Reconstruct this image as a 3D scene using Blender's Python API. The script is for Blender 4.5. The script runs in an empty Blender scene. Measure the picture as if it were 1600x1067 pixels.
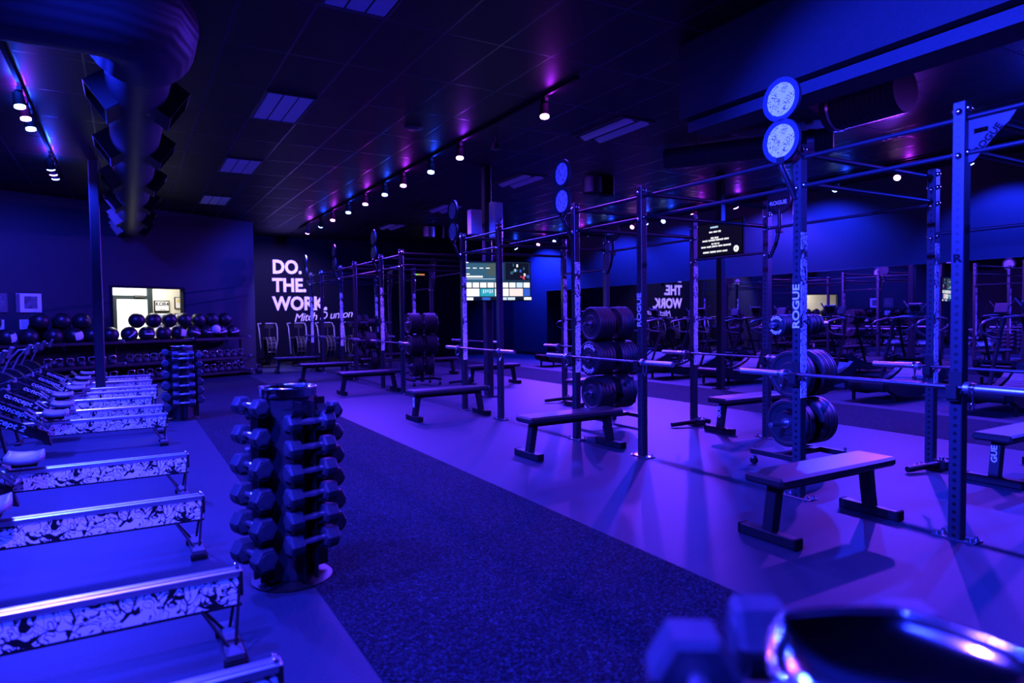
import bpy, math, random
from mathutils import Vector, Matrix
random.seed(7)
C = bpy.context.scene.collection
PI = math.pi
def R(d): return math.radians(d)

# ------------------------------------------------------------------ camera, world, exposure
scn = bpy.context.scene
CAM_H = 1.467
cam_d = bpy.data.cameras.new('camera'); cam = bpy.data.objects.new('camera', cam_d); C.objects.link(cam)
cam_d.sensor_width = 36.0; cam_d.lens = 36.0 * 1038.0 / 1600.0
cam_d.clip_start = 0.05; cam_d.clip_end = 100
YAW, PITCH, ROLL = R(30.102), R(2.138), R(0.694)
fwd = Vector((math.sin(YAW) * math.cos(PITCH), math.cos(YAW) * math.cos(PITCH), -math.sin(PITCH)))
rgt = Vector((math.cos(YAW), -math.sin(YAW), 0)); up = rgt.cross(fwd)
r2 = rgt * math.cos(ROLL) - up * math.sin(ROLL)
u2 = rgt * math.sin(ROLL) + up * math.cos(ROLL)
Mc = Matrix((r2, u2, -fwd)).transposed().to_4x4(); Mc.translation = (0, 0, CAM_H)
cam.matrix_world = Mc
cam_d.dof.use_dof = True; cam_d.dof.focus_distance = 7.5; cam_d.dof.aperture_fstop = 1.7
scn.camera = cam
w = bpy.data.worlds.new('world'); scn.world = w; w.use_nodes = True
w.node_tree.nodes['Background'].inputs[0].default_value = (0.01, 0.01, 1, 1)
w.node_tree.nodes['Background'].inputs[1].default_value = 0.02
vs = scn.view_settings
vs.view_transform = 'Standard'; vs.look = 'None'; vs.gamma = 1; vs.use_curve_mapping = False; vs.exposure = 0.0
LAMP_E = 1000.0         # base power of one track spotlight
BLUE = (0.011, 0.024, 1.0); PINK = (0.20, 0.032, 1.0); VIOLET = (0.06, 0.03, 1.0)
PALE = (0.30, 0.20, 1.0)
SPILL = dict(pale=(0.40, 0.05, 1.0), blue=(0.01, 0.05, 1.0), pink=(0.40, 0.02, 1.0), violet=(0.25, 0.02, 1.0))

# ------------------------------------------------------------------ mesh builder
class MB:
    def __init__(s): s.v = []; s.f = []; s.m = []; s.s = []
    def add(s, vs_, fs, mat=0, smooth=False, M=None):
        b = len(s.v)
        for p in vs_:
            p = Vector(p)
            if M is not None: p = M @ p
            s.v.append(tuple(p))
        for f in fs:
            s.f.append([b + i for i in f]); s.m.append(mat); s.s.append(smooth)
        return s
    def box(s, c, d, bev=0.0, mat=0, M=None):
        cx, cy, cz = c; hx, hy, hz = d[0] / 2, d[1] / 2, d[2] / 2
        T = Matrix.Translation(c)
        if M is not None: T = M @ T
        if bev <= 0:
            vv = [(x, y, z) for x in (-hx, hx) for y in (-hy, hy) for z in (-hz, hz)]
            ff = [(0, 1, 3, 2), (4, 6, 7, 5), (0, 4, 5, 1), (2, 3, 7, 6), (0, 2, 6, 4), (1, 5, 7, 3)]
            return s.add(vv, ff, mat, False, T)
        b = min(bev, hx * .9, hy * .9, hz * .9)
        vv = []; idx = {}
        for sx in (-1, 1):
            for sy in (-1, 1):
                for sz in (-1, 1):
                    for a in range(3):
                        p = [sx * (hx - b), sy * (hy - b), sz * (hz - b)]
                        p[a] = (sx * hx, sy * hy, sz * hz)[a]
                        idx[(sx, sy, sz, a)] = len(vv); vv.append(p)
        ff = []
        def quad(L):
            ce = Vector((0, 0, 0))
            pts = [Vector(vv[i]) for i in L]
            for p in pts: ce += p
            n = (pts[1] - pts[0]).cross(pts[2] - pts[0])
            ff.append(L if n.dot(ce) > 0 else L[::-1])
        for a in range(3):
            o1, o2 = (a + 1) % 3, (a + 2) % 3
            for sg in (-1, 1):
                L = []
                for q1, q2 in ((-1, -1), (1, -1), (1, 1), (-1, 1)):
                    k = [0, 0, 0]; k[a] = sg; k[o1] = q1; k[o2] = q2
                    L.append(idx[(k[0], k[1], k[2], a)])
                quad(L)
            for q1 in (-1, 1):
                for q2 in (-1, 1):
                    k = [0, 0, 0]; k[o1] = q1; k[o2] = q2
                    k[a] = -1; A = [idx[(k[0], k[1], k[2], o1)], idx[(k[0], k[1], k[2], o2)]]
                    k[a] = 1; B = [idx[(k[0], k[1], k[2], o2)], idx[(k[0], k[1], k[2], o1)]]
                    quad(A + B)
        for sx in (-1, 1):
            for sy in (-1, 1):
                for sz in (-1, 1): quad([idx[(sx, sy, sz, a)] for a in range(3)])
        return s.add(vv, ff, mat, False, T)
    def cyl(s, p0, p1, r0, r1=None, n=12, mat=0, cap=True, M=None):
        p0 = Vector(p0); p1 = Vector(p1); r1 = r0 if r1 is None else r1
        ax = (p1 - p0).normalized()
        e = ax.orthogonal().normalized(); g = ax.cross(e)
        ring = lambda p, r: [p + (e * math.cos(2 * PI * i / n) + g * math.sin(2 * PI * i / n)) * r for i in range(n)]
        vv = ring(p0, r0) + ring(p1, r1)
        s.add(vv, [(i, (i + 1) % n, n + (i + 1) % n, n + i) for i in range(n)], mat, True, M)
        if cap: s.add(vv, [tuple(range(n - 1, -1, -1)), tuple(range(n, 2 * n))], mat, False, M)
        return s
    def tube(s, pts, r, n=8, mat=0, closed=False, M=None):
        P = [Vector(p) for p in pts]; N = len(P); vv = []
        e = None
        for i in range(N):
            if closed: t = P[(i + 1) % N] - P[i - 1]
            else: t = P[min(i + 1, N - 1)] - P[max(i - 1, 0)]
            t.normalize()
            if e is None: e = t.orthogonal().normalized()
            e = (e - t * e.dot(t)).normalized(); g = t.cross(e)
            vv += [P[i] + (e * math.cos(2 * PI * k / n) + g * math.sin(2 * PI * k / n)) * r for k in range(n)]
        ff = []
        for i in range(N if closed else N - 1):
            a = i * n; b = ((i + 1) % N) * n
            ff += [(a + k, a + (k + 1) % n, b + (k + 1) % n, b + k) for k in range(n)]
        s.add(vv, ff, mat, True, M)
        if not closed: s.add(vv, [tuple(range(n - 1, -1, -1)), tuple(range((N - 1) * n, N * n))], mat, False, M)
        return s
    def lathe(s, prof, n=24, mat=0, M=None, split=35):
        # profile of (r, z) about z, consecutive segments split where they bend sharply
        seg = []
        cur = [prof[0]]
        for i in range(1, len(prof)):
            cur.append(prof[i])
            if i < len(prof) - 1:
                a = Vector((prof[i][0] - prof[i - 1][0], prof[i][1] - prof[i - 1][1])); b = Vector((prof[i + 1][0] - prof[i][0], prof[i + 1][1] - prof[i][1]))
                if a.length > 1e-6 and b.length > 1e-6 and a.angle(b) > R(split): seg.append(cur); cur = [prof[i]]
        seg.append(cur)
        for sg in seg:
            vv = []; ff = []
            for r, z in sg: vv += [(r * math.cos(2 * PI * k / n), r * math.sin(2 * PI * k / n), z) for k in range(n)]
            for i in range(len(sg) - 1):
                ff += [(i * n + k, i * n + (k + 1) % n, (i + 1) * n + (k + 1) % n, (i + 1) * n + k) for k in range(n)]
            s.add(vv, ff, mat, True, M)
        return s
    def prism(s, poly, z0, z1, mat=0, M=None):
        n = len(poly)
        vv = [(x, y, z0) for x, y in poly] + [(x, y, z1) for x, y in poly]
        ff = [(i, (i + 1) % n, n + (i + 1) % n, n + i) for i in range(n)] + [tuple(range(n - 1, -1, -1)), tuple(range(n, 2 * n))]
        return s.add(vv, ff, mat, False, M)
    def sphere(s, c, r, n=20, m=12, mat=0, sc=(1, 1, 1), M=None):
        T = Matrix.Translation(c)
        if M is not None: T = M @ T
        vv = [(0, 0, -r * sc[2])]
        for j in range(1, m):
            a = -PI / 2 + PI * j / m
            vv += [(r * sc[0] * math.cos(a) * math.cos(2 * PI * k / n), r * sc[1] * math.cos(a) * math.sin(2 * PI * k / n), r * sc[2] * math.sin(a)) for k in range(n)]
        vv.append((0, 0, r * sc[2])); ff = []
        for k in range(n):
            ff.append((0, 1 + (k + 1) % n, 1 + k)); t = 1 + (m - 2) * n
            ff.append((t + k, t + (k + 1) % n, len(vv) - 1))
        for j in range(m - 2):
            a = 1 + j * n; b = a + n
            ff += [(a + k, a + (k + 1) % n, b + (k + 1) % n, b + k) for k in range(n)]
        return s.add(vv, ff, mat, True, T)
    def mesh(s, name, mats):
        me = bpy.data.meshes.new(name); me.from_pydata(s.v, [], s.f)
        me.polygons.foreach_set('material_index', s.m); me.polygons.foreach_set('use_smooth', s.s)
        for m in (mats if isinstance(mats, (list, tuple)) else [mats]): me.materials.append(m)
        me.update(); return me
    def build(s, name, mats, parent=None, loc=(0, 0, 0), rot=(0, 0, 0)):
        return link(name, s.mesh(name, mats), parent, loc, rot)
def link(name, me, parent=None, loc=(0, 0, 0), rot=(0, 0, 0)):
    o = bpy.data.objects.new(name, me); C.objects.link(o); o.location = loc; o.rotation_euler = rot
    if parent is not None: o.parent = parent
    return o
def tag(o, label, cat, group=None, kind=None):
    o['label'] = label; o['category'] = cat
    if group: o['group'] = group
    if kind: o['kind'] = kind
    return o
def thing(name, label, cat, loc=(0, 0, 0), rotz=0.0, group=None):
    o = bpy.data.objects.new(name, None); C.objects.link(o); o.location = loc; o.rotation_euler = (0, 0, rotz)
    o.empty_display_size = .1
    return tag(o, label, cat, group)
def struct(o): o['kind'] = 'structure'; return o
KIDS = {}
def kids(o): return [c for c in ALLO() if c.parent == o]
def ALLO(): return list(C.objects)
def dup(src, loc, rotz=None, label=None, group=None, rot=None):
    c = src.copy(); C.objects.link(c); c.location = loc
    if rotz is not None: c.rotation_euler = (0, 0, rotz)
    if rot is not None: c.rotation_euler = rot
    if label: c['label'] = label
    if group: c['group'] = group
    for k in src.children:
        d = k.copy(); C.objects.link(d); d.parent = c
        for g in k.children:
            e = g.copy(); C.objects.link(e); e.parent = d
    return c
def text_mesh(body, size, ext=0.002, off=0.0, align='CENTER', shear=0.0, spacing=1.0, xs=1.0):
    cu = bpy.data.curves.new('lettering', 'FONT'); cu.body = body; cu.size = size; cu.extrude = ext; cu.offset = off
    cu.align_x = align; cu.align_y = 'CENTER'; cu.shear = shear; cu.space_character = spacing; cu.resolution_u = 3
    o = bpy.data.objects.new('lettering_curve', cu); C.objects.link(o)
    bpy.context.view_layer.update()
    me = bpy.data.meshes.new_from_object(o.evaluated_get(bpy.context.evaluated_depsgraph_get()))
    bpy.data.objects.remove(o); bpy.data.curves.remove(cu)
    if xs != 1.0:
        for v in me.vertices: v.co.x *= xs
    me.materials.clear(); return me
def text(body, size, mat, parent, loc, rot, name='lettering', **k):
    me = text_mesh(body, size, **k); me.materials.append(mat); me.name = name
    return link(name, me, parent, loc, rot)

# ------------------------------------------------------------------ materials
def mat(name, col, rough=.5, metal=0.0, spec=.5):
    m = bpy.data.materials.new(name); m.use_nodes = True
    b = m.node_tree.nodes['Principled BSDF']
    b.inputs['Base Color'].default_value = (*col, 1); b.inputs['Roughness'].default_value = rough
    b.inputs['Metallic'].default_value = metal; b.inputs['Specular IOR Level'].default_value = spec
    return m
class NT:
    def __init__(s, m): s.t = m.node_tree; s.b = s.t.nodes['Principled BSDF']
    def n(s, typ, **k):
        x = s.t.nodes.new(typ)
        for a, v in k.items(): setattr(x, a, v)
        return x
    def l(s, a, b): s.t.links.new(a, b)
    def math(s, op, a, b=None, c=None):
        x = s.n('ShaderNodeMath', operation=op)
        for i, q in enumerate((a, b, c)):
            if q is None: continue
            if isinstance(q, (int, float)): x.inputs[i].default_value = q
            else: s.l(q, x.inputs[i])
        return x.outputs[0]
    def coord(s, which='Object'): return s.n('ShaderNodeTexCoord').outputs[which]
    def noise(s, vec, scale, detail=4, rough=.5):
        x = s.n('ShaderNodeTexNoise'); x.inputs['Scale'].default_value = scale; x.inputs['Detail'].default_value = detail; x.inputs['Roughness'].default_value = rough
        s.l(vec, x.inputs['Vector']); return x
    def ramp(s, fac, stops, interp='LINEAR'):
        x = s.n('ShaderNodeValToRGB'); x.color_ramp.interpolation = interp
        e = x.color_ramp.elements
        while len(e) < len(stops): e.new(.5)
        for q, (p, c) in zip(e, stops): q.position = p; q.color = (*c, 1) if len(c) == 3 else c
        s.l(fac, x.inputs[0]); return x.outputs[0]
    def bump(s, h, strength=.3, dist=.01):
        x = s.n('ShaderNodeBump'); x.inputs['Strength'].default_value = strength; x.inputs['Distance'].default_value = dist
        s.l(h, x.inputs['Height']); s.l(x.outputs[0], s.b.inputs['Normal'])
def g3(v): return (v, v, v)
def noisy(name, lo, hi, scale, rough, bump=.2, metal=0.0, detail=4, spec=.5, tint=(1, 1, 1)):
    m = mat(name, (hi, hi, hi), rough, metal, spec); t = NT(m)
    g3 = lambda v: (v * tint[0], v * tint[1], v * tint[2])
    n = t.noise(t.coord(), scale, detail)
    t.l(t.ramp(n.outputs['Fac'], [(.35, g3(lo)), (.65, g3(hi))]), t.b.inputs['Base Color'])
    if bump: t.bump(n.outputs['Fac'], bump, .004)
    return m
def emis(name, col, strength):
    m = mat(name, (0, 0, 0), .4); b = m.node_tree.nodes['Principled BSDF']
    b.inputs['Emission Color'].default_value = (*col, 1); b.inputs['Emission Strength'].default_value = strength
    return m
M = {}
BT = (.5, .76, 1.0)
M['floor'] = noisy('blue_grey_rubber_floor', .030, .040, 60, .55, .15, spec=.10, tint=BT)
m = M['turf'] = mat('speckled_black_rubber', (.02, .02, .02), .9, 0, .05); t = NT(m); co = t.coord()
n1 = t.noise(co, 95, 3, .7); n2 = t.noise(co, 45, 2)
t.l(t.ramp(t.math('ADD', t.math('MULTIPLY', n1.outputs['Fac'], .75), t.math('MULTIPLY', n2.outputs['Fac'], .25)), [(.40, (.001, .002, .003)), (.52, (.005, .010, .015)), (.62, (.025, .042, .06)), (.72, (.07, .09, .12))]), t.b.inputs['Base Color']); t.bump(n1.outputs['Fac'], .6, .006)
M['wall'] = noisy('dark_painted_wall', .016, .020, 35, .6, .08, spec=.2, tint=BT)
M['wall_blue'] = noisy('mid_painted_wall', .028, .033, 35, .6, .08, spec=.2, tint=BT)
M['black'] = noisy('black_powder_coat', .006, .009, 120, .45, .06, spec=.3)
M['upright'] = mat('drilled_black_steel', (.020, .020, .020), .36); t = NT(M['upright']); co = t.coord()
sp = t.n('ShaderNodeSeparateXYZ'); t.l(co, sp.inputs[0])
mn = t.math('MINIMUM', t.math('ABSOLUTE', sp.outputs[0]), t.math('ABSOLUTE', sp.outputs[1]))
zz = t.math('ABSOLUTE', t.math('SUBTRACT', t.math('MODULO', sp.outputs[2], .0508), .0254))
dd = t.math('SQRT', t.math('ADD', t.math('MULTIPLY', mn, mn), t.math('MULTIPLY', zz, zz)))
t.l(t.ramp(t.math('LESS_THAN', dd, .0118), [(.4, (.012, .016, .019)), (.6, g3(.0006))]), t.b.inputs['Base Color'])
M['rubber'] = noisy('black_rubber', .008, .012, 80, .5, .1, spec=.3, tint=(.75, .88, 1))
M['matte'] = mat('matte_black', (.003, .003, .003), .8, 0, .15)
M['hexhead'] = noisy('dumbbell_rubber', .038, .048, 70, .5, .08, spec=.3, tint=(.6, .8, 1))
M['vinyl'] = noisy('black_vinyl', .013, .017, 140, .42, .08, spec=.4)
M['bench_steel'] = mat('bench_black_steel', (.006, .006, .007), .45, 0, .3)
M['chrome'] = mat('chrome', (.8, .8, .82), .12, 1.0)
M['tray'] = mat('polished_tray', (.6, .6, .62), .12, 1.0)
M['knurl'] = mat('knurled_chrome', (.85, .85, .87), .33, 1.0)
M['steel'] = mat('brushed_steel', (.45, .45, .47), .28, 1.0)
M['bar'] = mat('bar_steel', (.22, .22, .23), .33, 1.0)
M['zinc'] = mat('zinc_bolt', (.7, .7, .7), .2, 1.0)
M['alu'] = mat('anodised_aluminium', (.65, .65, .67), .36, 1.0)
M['white'] = mat('white_paint', (.8, .8, .8), .5)
M['letter'] = mat('white_vinyl_letters', (.88, .88, .88), .6)
M['print'] = mat('white_print', (.7, .7, .7), .5)
M['red'] = mat('red_print', (.35, .02, .03), .5)
M['grey'] = mat('grey_plastic', (.05, .05, .05), .45)
M['seat'] = mat('grey_seat_pad', (.16, .16, .16), .45)
M['bluering'] = mat('target_rim_blue', (.012, .030, .045), .5)
M['duct'] = mat('black_spiral_duct', (.030, .034, .040), .5, .0, .2); t = NT(M['duct'])
sp = t.n('ShaderNodeSeparateXYZ'); t.l(t.coord(), sp.inputs[0])
wv = t.n('ShaderNodeTexWave'); wv.bands_direction = 'Z'; wv.inputs['Scale'].default_value = 5.0; t.l(t.coord(), wv.inputs['Vector']); t.bump(wv.outputs['Fac'], .3, .012)
M['mirror'] = mat('mirror_glass', (.62, .62, .66), .0, 1.0)
m = M['graffiti'] = mat('graffiti_print', (.8, .8, .8), .45); t = NT(m); co = t.coord()
nz = t.noise(co, 6, 2); ad = t.n('ShaderNodeVectorMath', operation='MULTIPLY_ADD'); t.l(nz.outputs['Color'], ad.inputs[0]); ad.inputs[1].default_value = (.25, .25, .25); t.l(co, ad.inputs[2])
vo = t.n('ShaderNodeTexVoronoi', feature='DISTANCE_TO_EDGE'); vo.inputs['Scale'].default_value = 8; t.l(ad.outputs[0], vo.inputs['Vector'])
nz2 = t.noise(co, 7, 2); nz3 = t.noise(ad.outputs[0], 13, 1, .5); nz4 = t.noise(co, 22, 1, .5)
line = t.math('LESS_THAN', vo.outputs['Distance'], t.math('MULTIPLY', t.math('SUBTRACT', nz2.outputs['Fac'], .40), .30))
scr = t.math('LESS_THAN', t.math('ABSOLUTE', t.math('SUBTRACT', t.math('FRACT', t.math('MULTIPLY', nz3.outputs['Fac'], 7)), .5)), .085)
scr2 = t.math('MULTIPLY', t.math('LESS_THAN', t.math('ABSOLUTE', t.math('SUBTRACT', t.math('FRACT', t.math('MULTIPLY', nz4.outputs['Fac'], 4)), .5)), .09), t.math('GREATER_THAN', nz2.outputs['Fac'], .5))
t.l(t.ramp(t.math('MAXIMUM', line, t.math('MAXIMUM', scr, scr2)), [(.4, g3(.88)), (.6, g3(.004))]), t.b.inputs['Base Color'])
m = M['speckle'] = mat('graffiti_disc_print', (.8, .8, .8), .45); t = NT(m); co = t.coord()
nz3 = t.noise(co, 75, 3, .6); nz2 = t.noise(co, 24, 2)
t.l(t.ramp(t.math('MULTIPLY', t.math('LESS_THAN', nz3.outputs['Fac'], .46), t.math('LESS_THAN', nz2.outputs['Fac'], .5)), [(.4, g3(.85)), (.6, g3(.03))]), t.b.inputs['Base Color'])
m = M['ceiling'] = mat('black_ceiling_tiles', (.006, .006, .006), .5, 0, .2); t = NT(m); co = t.coord(); sp = t.n('ShaderNodeSeparateXYZ'); t.l(co, sp.inputs[0])
fx = t.math('ABSOLUTE', t.math('SUBTRACT', t.math('FRACT', t.math('MULTIPLY', t.math('ADD', sp.outputs[0], 50 * .61 - 1.52), 1 / .61)), .5))
fy = t.math('ABSOLUTE', t.math('SUBTRACT', t.math('FRACT', t.math('MULTIPLY', t.math('ADD', sp.outputs[1], 50 * 1.22 - 8.37), 1 / 1.22)), .5))
tb = t.math('MAXIMUM', t.math('GREATER_THAN', fx, .5 - .012 / .61), t.math('GREATER_THAN', fy, .5 - .012 / 1.22))
t.l(t.ramp(tb, [(.4, (.006, .0075, .009)), (.6, (.045, .05, .055))]), t.b.inputs['Base Color']); t.l(t.ramp(tb, [(.4, g3(.5)), (.6, g3(.25))]), t.b.inputs['Roughness'])
nz = t.noise(co, 90, 3); t.bump(t.math('ADD', t.math('MULTIPLY', tb, -2.0), nz.outputs['Fac']), .25, .006)
M['diffuser'] = mat('unlit_diffuser', (.62, .66, .7), .4)
M['door_white'] = emis('daylit_door_glass', (.95, 1, 1), 2.2)
M['cream'] = mat('cream_wall', (.80, .74, .62), .7)
M['frame_dark'] = mat('dark_teal_frame', (.02, .03, .035), .4)
M['paper'] = mat('paper', (.45, .45, .45), .7); M['ink'] = mat('ink', (.01, .01, .02), .7)
M['lens_blue'] = emis('lit_lens_blue', (.22, .35, 1), 14); M['lens_pink'] = emis('lit_lens_pink', (.8, .3, 1), 12); M['lens_violet'] = emis('lit_lens_violet', (.5, .3, 1), 12)
for k in ('lens_blue', 'lens_pink', 'lens_violet'): M[k].cycles.emission_sampling = 'NONE'

# ------------------------------------------------------------------ track spotlights (room lamps and added unseen ones)
CEIL = 4.2
hd = MB(); hd.cyl((0, 0, .02), (0, 0, .17), .062, .052, 16); hd.cyl((0, 0, .17), (0, 0, .20), .035, .03, 12); HEAD = hd.mesh('lamp_head', M['matte'])
ln = MB(); ln.lathe([(.0005, 0.0), (.056, 0.0), (.056, .02)], 16); LENS = {k: ln.mesh('lens', M['lens_' + k]) for k in ('blue', 'pink', 'violet')}; LENS['pale'] = LENS['pink']
yk = MB(); yk.box((0, 0, -.02), (.05, .10, .05)); yk.cyl((0, 0, -.03), (0, 0, -.20), .012, n=8); YOKE = yk.mesh('yoke', M['matte'])
def spot(x, y, z, col, aim, label, e=1.0, cone=120, vis=True, spill=1.0):
    """one spotlight hanging from the track: yoke, head, lens, with its own light in the lens"""
    o = thing('track_spotlight', label, 'spotlight', (x, y, 4.13), 0, 'spotlights on the ceiling tracks')
    link('yoke', YOKE, o)
    a = Vector(aim).normalized(); q = a.to_track_quat('-Z', 'Y').to_euler()
    h = link('lamp_head', HEAD, o, Vector((0, 0, z - 4.13)) , q)
    link('lens', LENS[col], h)
    c = dict(blue=BLUE, pink=PINK, violet=VIOLET, pale=PALE)[col]
    L = bpy.data.lights.new('spot_beam', 'SPOT'); L.color = c; L.energy = LAMP_E * e; L.spot_size = R(cone); L.spot_blend = .5; L.shadow_soft_size = .05
    lo = bpy.data.objects.new('spot_beam', L); C.objects.link(lo); lo.parent = o
    lo.location = Vector((0, 0, z - 4.13)) + a * .03; lo.rotation_euler = q
    if spill:
        P_ = bpy.data.lights.new('spill', 'POINT'); P_.color = SPILL[col]; P_.energy = LAMP_E * .006 * spill; P_.shadow_soft_size = .04
        po = bpy.data.objects.new('spill', P_); C.objects.link(po); po.parent = o; po.location = Vector((0, 0, z - 4.13)) - a * .24 + Vector((0, -.16, -.02))
    return o
ORD = ['first', 'second', 'third', 'fourth', 'fifth', 'sixth', 'seventh', 'eighth', 'ninth', 'tenth', 'eleventh', 'twelfth', 'thirteenth', 'fourteenth', 'fifteenth']
def ordn(i): return ORD[i]
cn = dict(blue='blue', pink='pink', violet='violet', pale='pale pink')
# centre track over the front of the rig
midc = ['pink', 'violet', 'blue', 'pink', 'blue', 'pink', 'blue', 'pink', 'blue', 'pale']
midy = [6.9, 9.29, 10.41, 11.7, 12.72, 13.96, 15.22, 16.56, 17.75, 19.23]
for i, (y, c) in enumerate(zip(midy, midc)):
    spot(4.5, y, 3.9, c, (-.12, -.2, -1) if i < 8 else (-.05, .8, -.8), '%s track spotlight on the centre ceiling track, %s one along it' % (cn[c], ordn(i)), .62 if i < 5 else (1.15 if i < 9 else 2.3), 138 if i < 9 else 98)
# left track, the visible two trios and added unseen ones above the rowers beside the camera
lefty = [(9.37, 'blue'), (9.89, 'violet'), (10.38, 'blue'), (12.94, 'blue'), (13.36, 'violet'), (13.74, 'blue')]
for i, (y, c) in enumerate(lefty):
    spot(-.97, y, 3.9, c, (.12, -.15, -1) if y < 11 else (.05, .6, -1), '%s track spotlight on the left ceiling track, %s one along it' % (cn[c], ordn(i)), 2.1 if y < 11 else 1.2, 138, spill=4.0)
for i, (y, c) in enumerate([(.6, 'blue'), (2.0, 'violet'), (3.9, 'blue'), (6.0, 'blue')]):
    spot(-.97, y, 3.9, c, (.5, .0, -1), '%s added unseen spotlight on the left track above the %s rowers' % (cn[c], ('closest', 'second', 'third', 'fourth')[i]), 2.9, 144, spill=5 if y > 5 else 0)
spot(-.97, 2.7, 3.9, 'blue', (5.6, .1, -1.7), 'blue unseen spotlight added on the left track to brighten the front rig posts', 16, 43, spill=0)  # strong narrow beam added out of view to brighten the front posts
# right track beyond the rig: some face the room, all wall washers but the farthest are added
righty = [(7.01, 'pink', 0), (8.24, 'blue', 0), (9.4, 'blue', 1), (10.7, 'violet', 1), (12.06, 'pink', 0), (13.1, 'blue', 0), (13.75, 'blue', 1), (14.34, 'pink', 0), (15.57, 'blue', 0), (16.3, 'blue', 1), (17.02, 'pink', 0), (18.21, 'blue', 0), (19.2, 'pink', 0), (20.66, 'blue', 1)]
for i, (y, c, wl) in enumerate(righty):
    if wl: spot(12.2, y, 3.9, c, (.6, 0, -1), '%s right-track spotlight added or turned to wash the mirror wall, %s one along it' % (cn[c], ordn(i)), 1.2 if y < 20 else 3.5, 130)
    else: spot(12.2, y, 3.9, c, (-1, -.25, -.95), '%s track spotlight on the right ceiling track facing the rig, %s one along it' % (cn[c], ordn(i)), 2.3, 104)
for i, (y, c, wl) in enumerate([(5.8, 'blue', 1), (4.6, 'blue', 0), (3.3, 'pink', 0), (2.0, 'blue', 0), (.8, 'blue', 1)]):  # unseen lamps added past the edge of the view
    spot(12.2, y, 3.9, c, (.6, 0, -1) if wl else (-1, -.1, -.95), '%s added unseen spotlight at the right end of the right track, %s from that end' % (cn[c], ('fifth', 'fourth', 'third', 'second', 'first')[i]), 1.2 if wl else 2.3, 104, spill=0)
for nm, x, y0, y1 in (('centre', 4.5, 6.2, 20.2), ('left', -.97, .3, 15), ('right', 12.2, .2, 21.5)):
    b = MB(); b.box((0, (y1 - y0) / 2, 0), (.04, y1 - y0, .035)); o = b.build('lighting_track', M['matte'], None, (x, y0, 4.165))
    tag(o, 'black ceiling lighting track, the %s one of three, carrying coloured spotlights' % nm, 'lighting track', 'ceiling lighting tracks')

# ------------------------------------------------------------------ room shell
XL, XR_, YB, YF = -5.5, 13.4, 23.0, -4.0
def slab(name, x0, x1, y0, y1, z0, z1, m):
    b = MB(); b.box(((x0 + x1) / 2, (y0 + y1) / 2, (z0 + z1) / 2), (x1 - x0, y1 - y0, z1 - z0)); return struct(b.build(name, m))
slab('floor', XL - .2, XR_ + .2, YF - .2, YB + .2, -.1, 0, M['floor'])
slab('trim_1', .855, 2.74, YF, 20.5, 0, .004, M['turf'])
slab('trim_2', 8.08, 9.9, YF, 22, 0, .004, M['turf'])
slab('ceiling', XL - .2, XR_ + .2, YF - .2, YB + .2, CEIL, CEIL + .1, M['ceiling'])
slab('wall_right', XR_, XR_ + .15, YF, YB + .15, 0, CEIL, M['wall_blue'])
M['wall_dark'] = noisy('near_black_wall', .006, .008, 35, .65, .08, spec=.08, tint=(.12, .16, 1))
slab('wall_back', 3.143, XR_, YB, YB + .15, 0, CEIL, M['wall_dark'])
slab('wall_front', XL, XR_, YF - .15, YF, 0, CEIL, M['wall'])
slab('wall_left', XL - .15, XL, YF, YB, 0, CEIL, M['wall'])
slab('wall_return', 3.0, 3.143, 19.81, YB, 0, CEIL, M['wall'])
# angled wall with the office window: local frame t along, n towards the room
WD = Vector((.8927, .4506, 0)); WN = Vector((.4506, -.8927, 0)); WP = Vector((.657, 18.553, 0)); WROT = math.atan2(WD.y, WD.x)
def wpt(t, z, n=0.0): return WP + WD * t + WN * n + Vector((0, 0, z))
b = MB()                                    # local x along the wall, local -y into the room
T0, T1, Z0, Z1 = -1.03, .68, 1.05, 2.262
def wb(b, x0, x1, z0, z1, y0=0, y1=.14, m=0): b.box(((x0 + x1) / 2, (y0 + y1) / 2, (z0 + z1) / 2), (x1 - x0, y1 - y0, z1 - z0), 0, m)
wb(b, -7.2, T0, 0, CEIL); wb(b, T1, 2.785, 0, CEIL); wb(b, T0, T1, 0, Z0); wb(b, T0, T1, Z1, CEIL)
struct(b.build('wall_angled', M['wall'], None, WP, (0, 0, WROT)))
b = MB(); wb(b, T0 - .05, T1 + .05, Z1, Z1 + .05, -.015, .1); wb(b, T0 - .05, T1 + .05, Z0 - .05, Z0, -.03, .1); wb(b, T0 - .05, T0, Z0, Z1, -.015, .1); wb(b, T1, T1 + .05, Z0, Z1, -.015, .1)
struct(b.build('window_1', M['matte'], None, WP, (0, 0, WROT)))
# bright office seen through the window
b = MB(); wb(b, -2.6, 2.6, 0, 3.0, 1.6, 1.7); wb(b, -2.6, -2.5, 0, 3.0, .16, 1.6); wb(b, 2.5, 2.6, 0, 3.0, .16, 1.6); wb(b, -2.6, 2.6, 3.0, 3.08, .16, 1.7); wb(b, -2.6, 2.6, .0, .02, .16, 1.6)
struct(b.build('wall_office', M['cream'], None, WP, (0, 0, WROT)))
b = MB(); wb(b, -.28, .60, 2.04, 2.14, 1.52, 1.6); wb(b, -.28, -.19, .02, 2.04, 1.52, 1.6); wb(b, .60, .735, .02, 2.6, 1.52, 1.6); wb(b, .25, .50, 2.09, 2.15, 1.48, 1.53, 1)
struct(b.build('door_1', [M['frame_dark'], M['grey']], None, WP, (0, 0, WROT)))
b = MB(); wb(b, -.19, .60, .02, 2.04, 1.55, 1.57); struct(b.build('window_2', M['door_white'], None, WP, (0, 0, WROT)))
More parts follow.
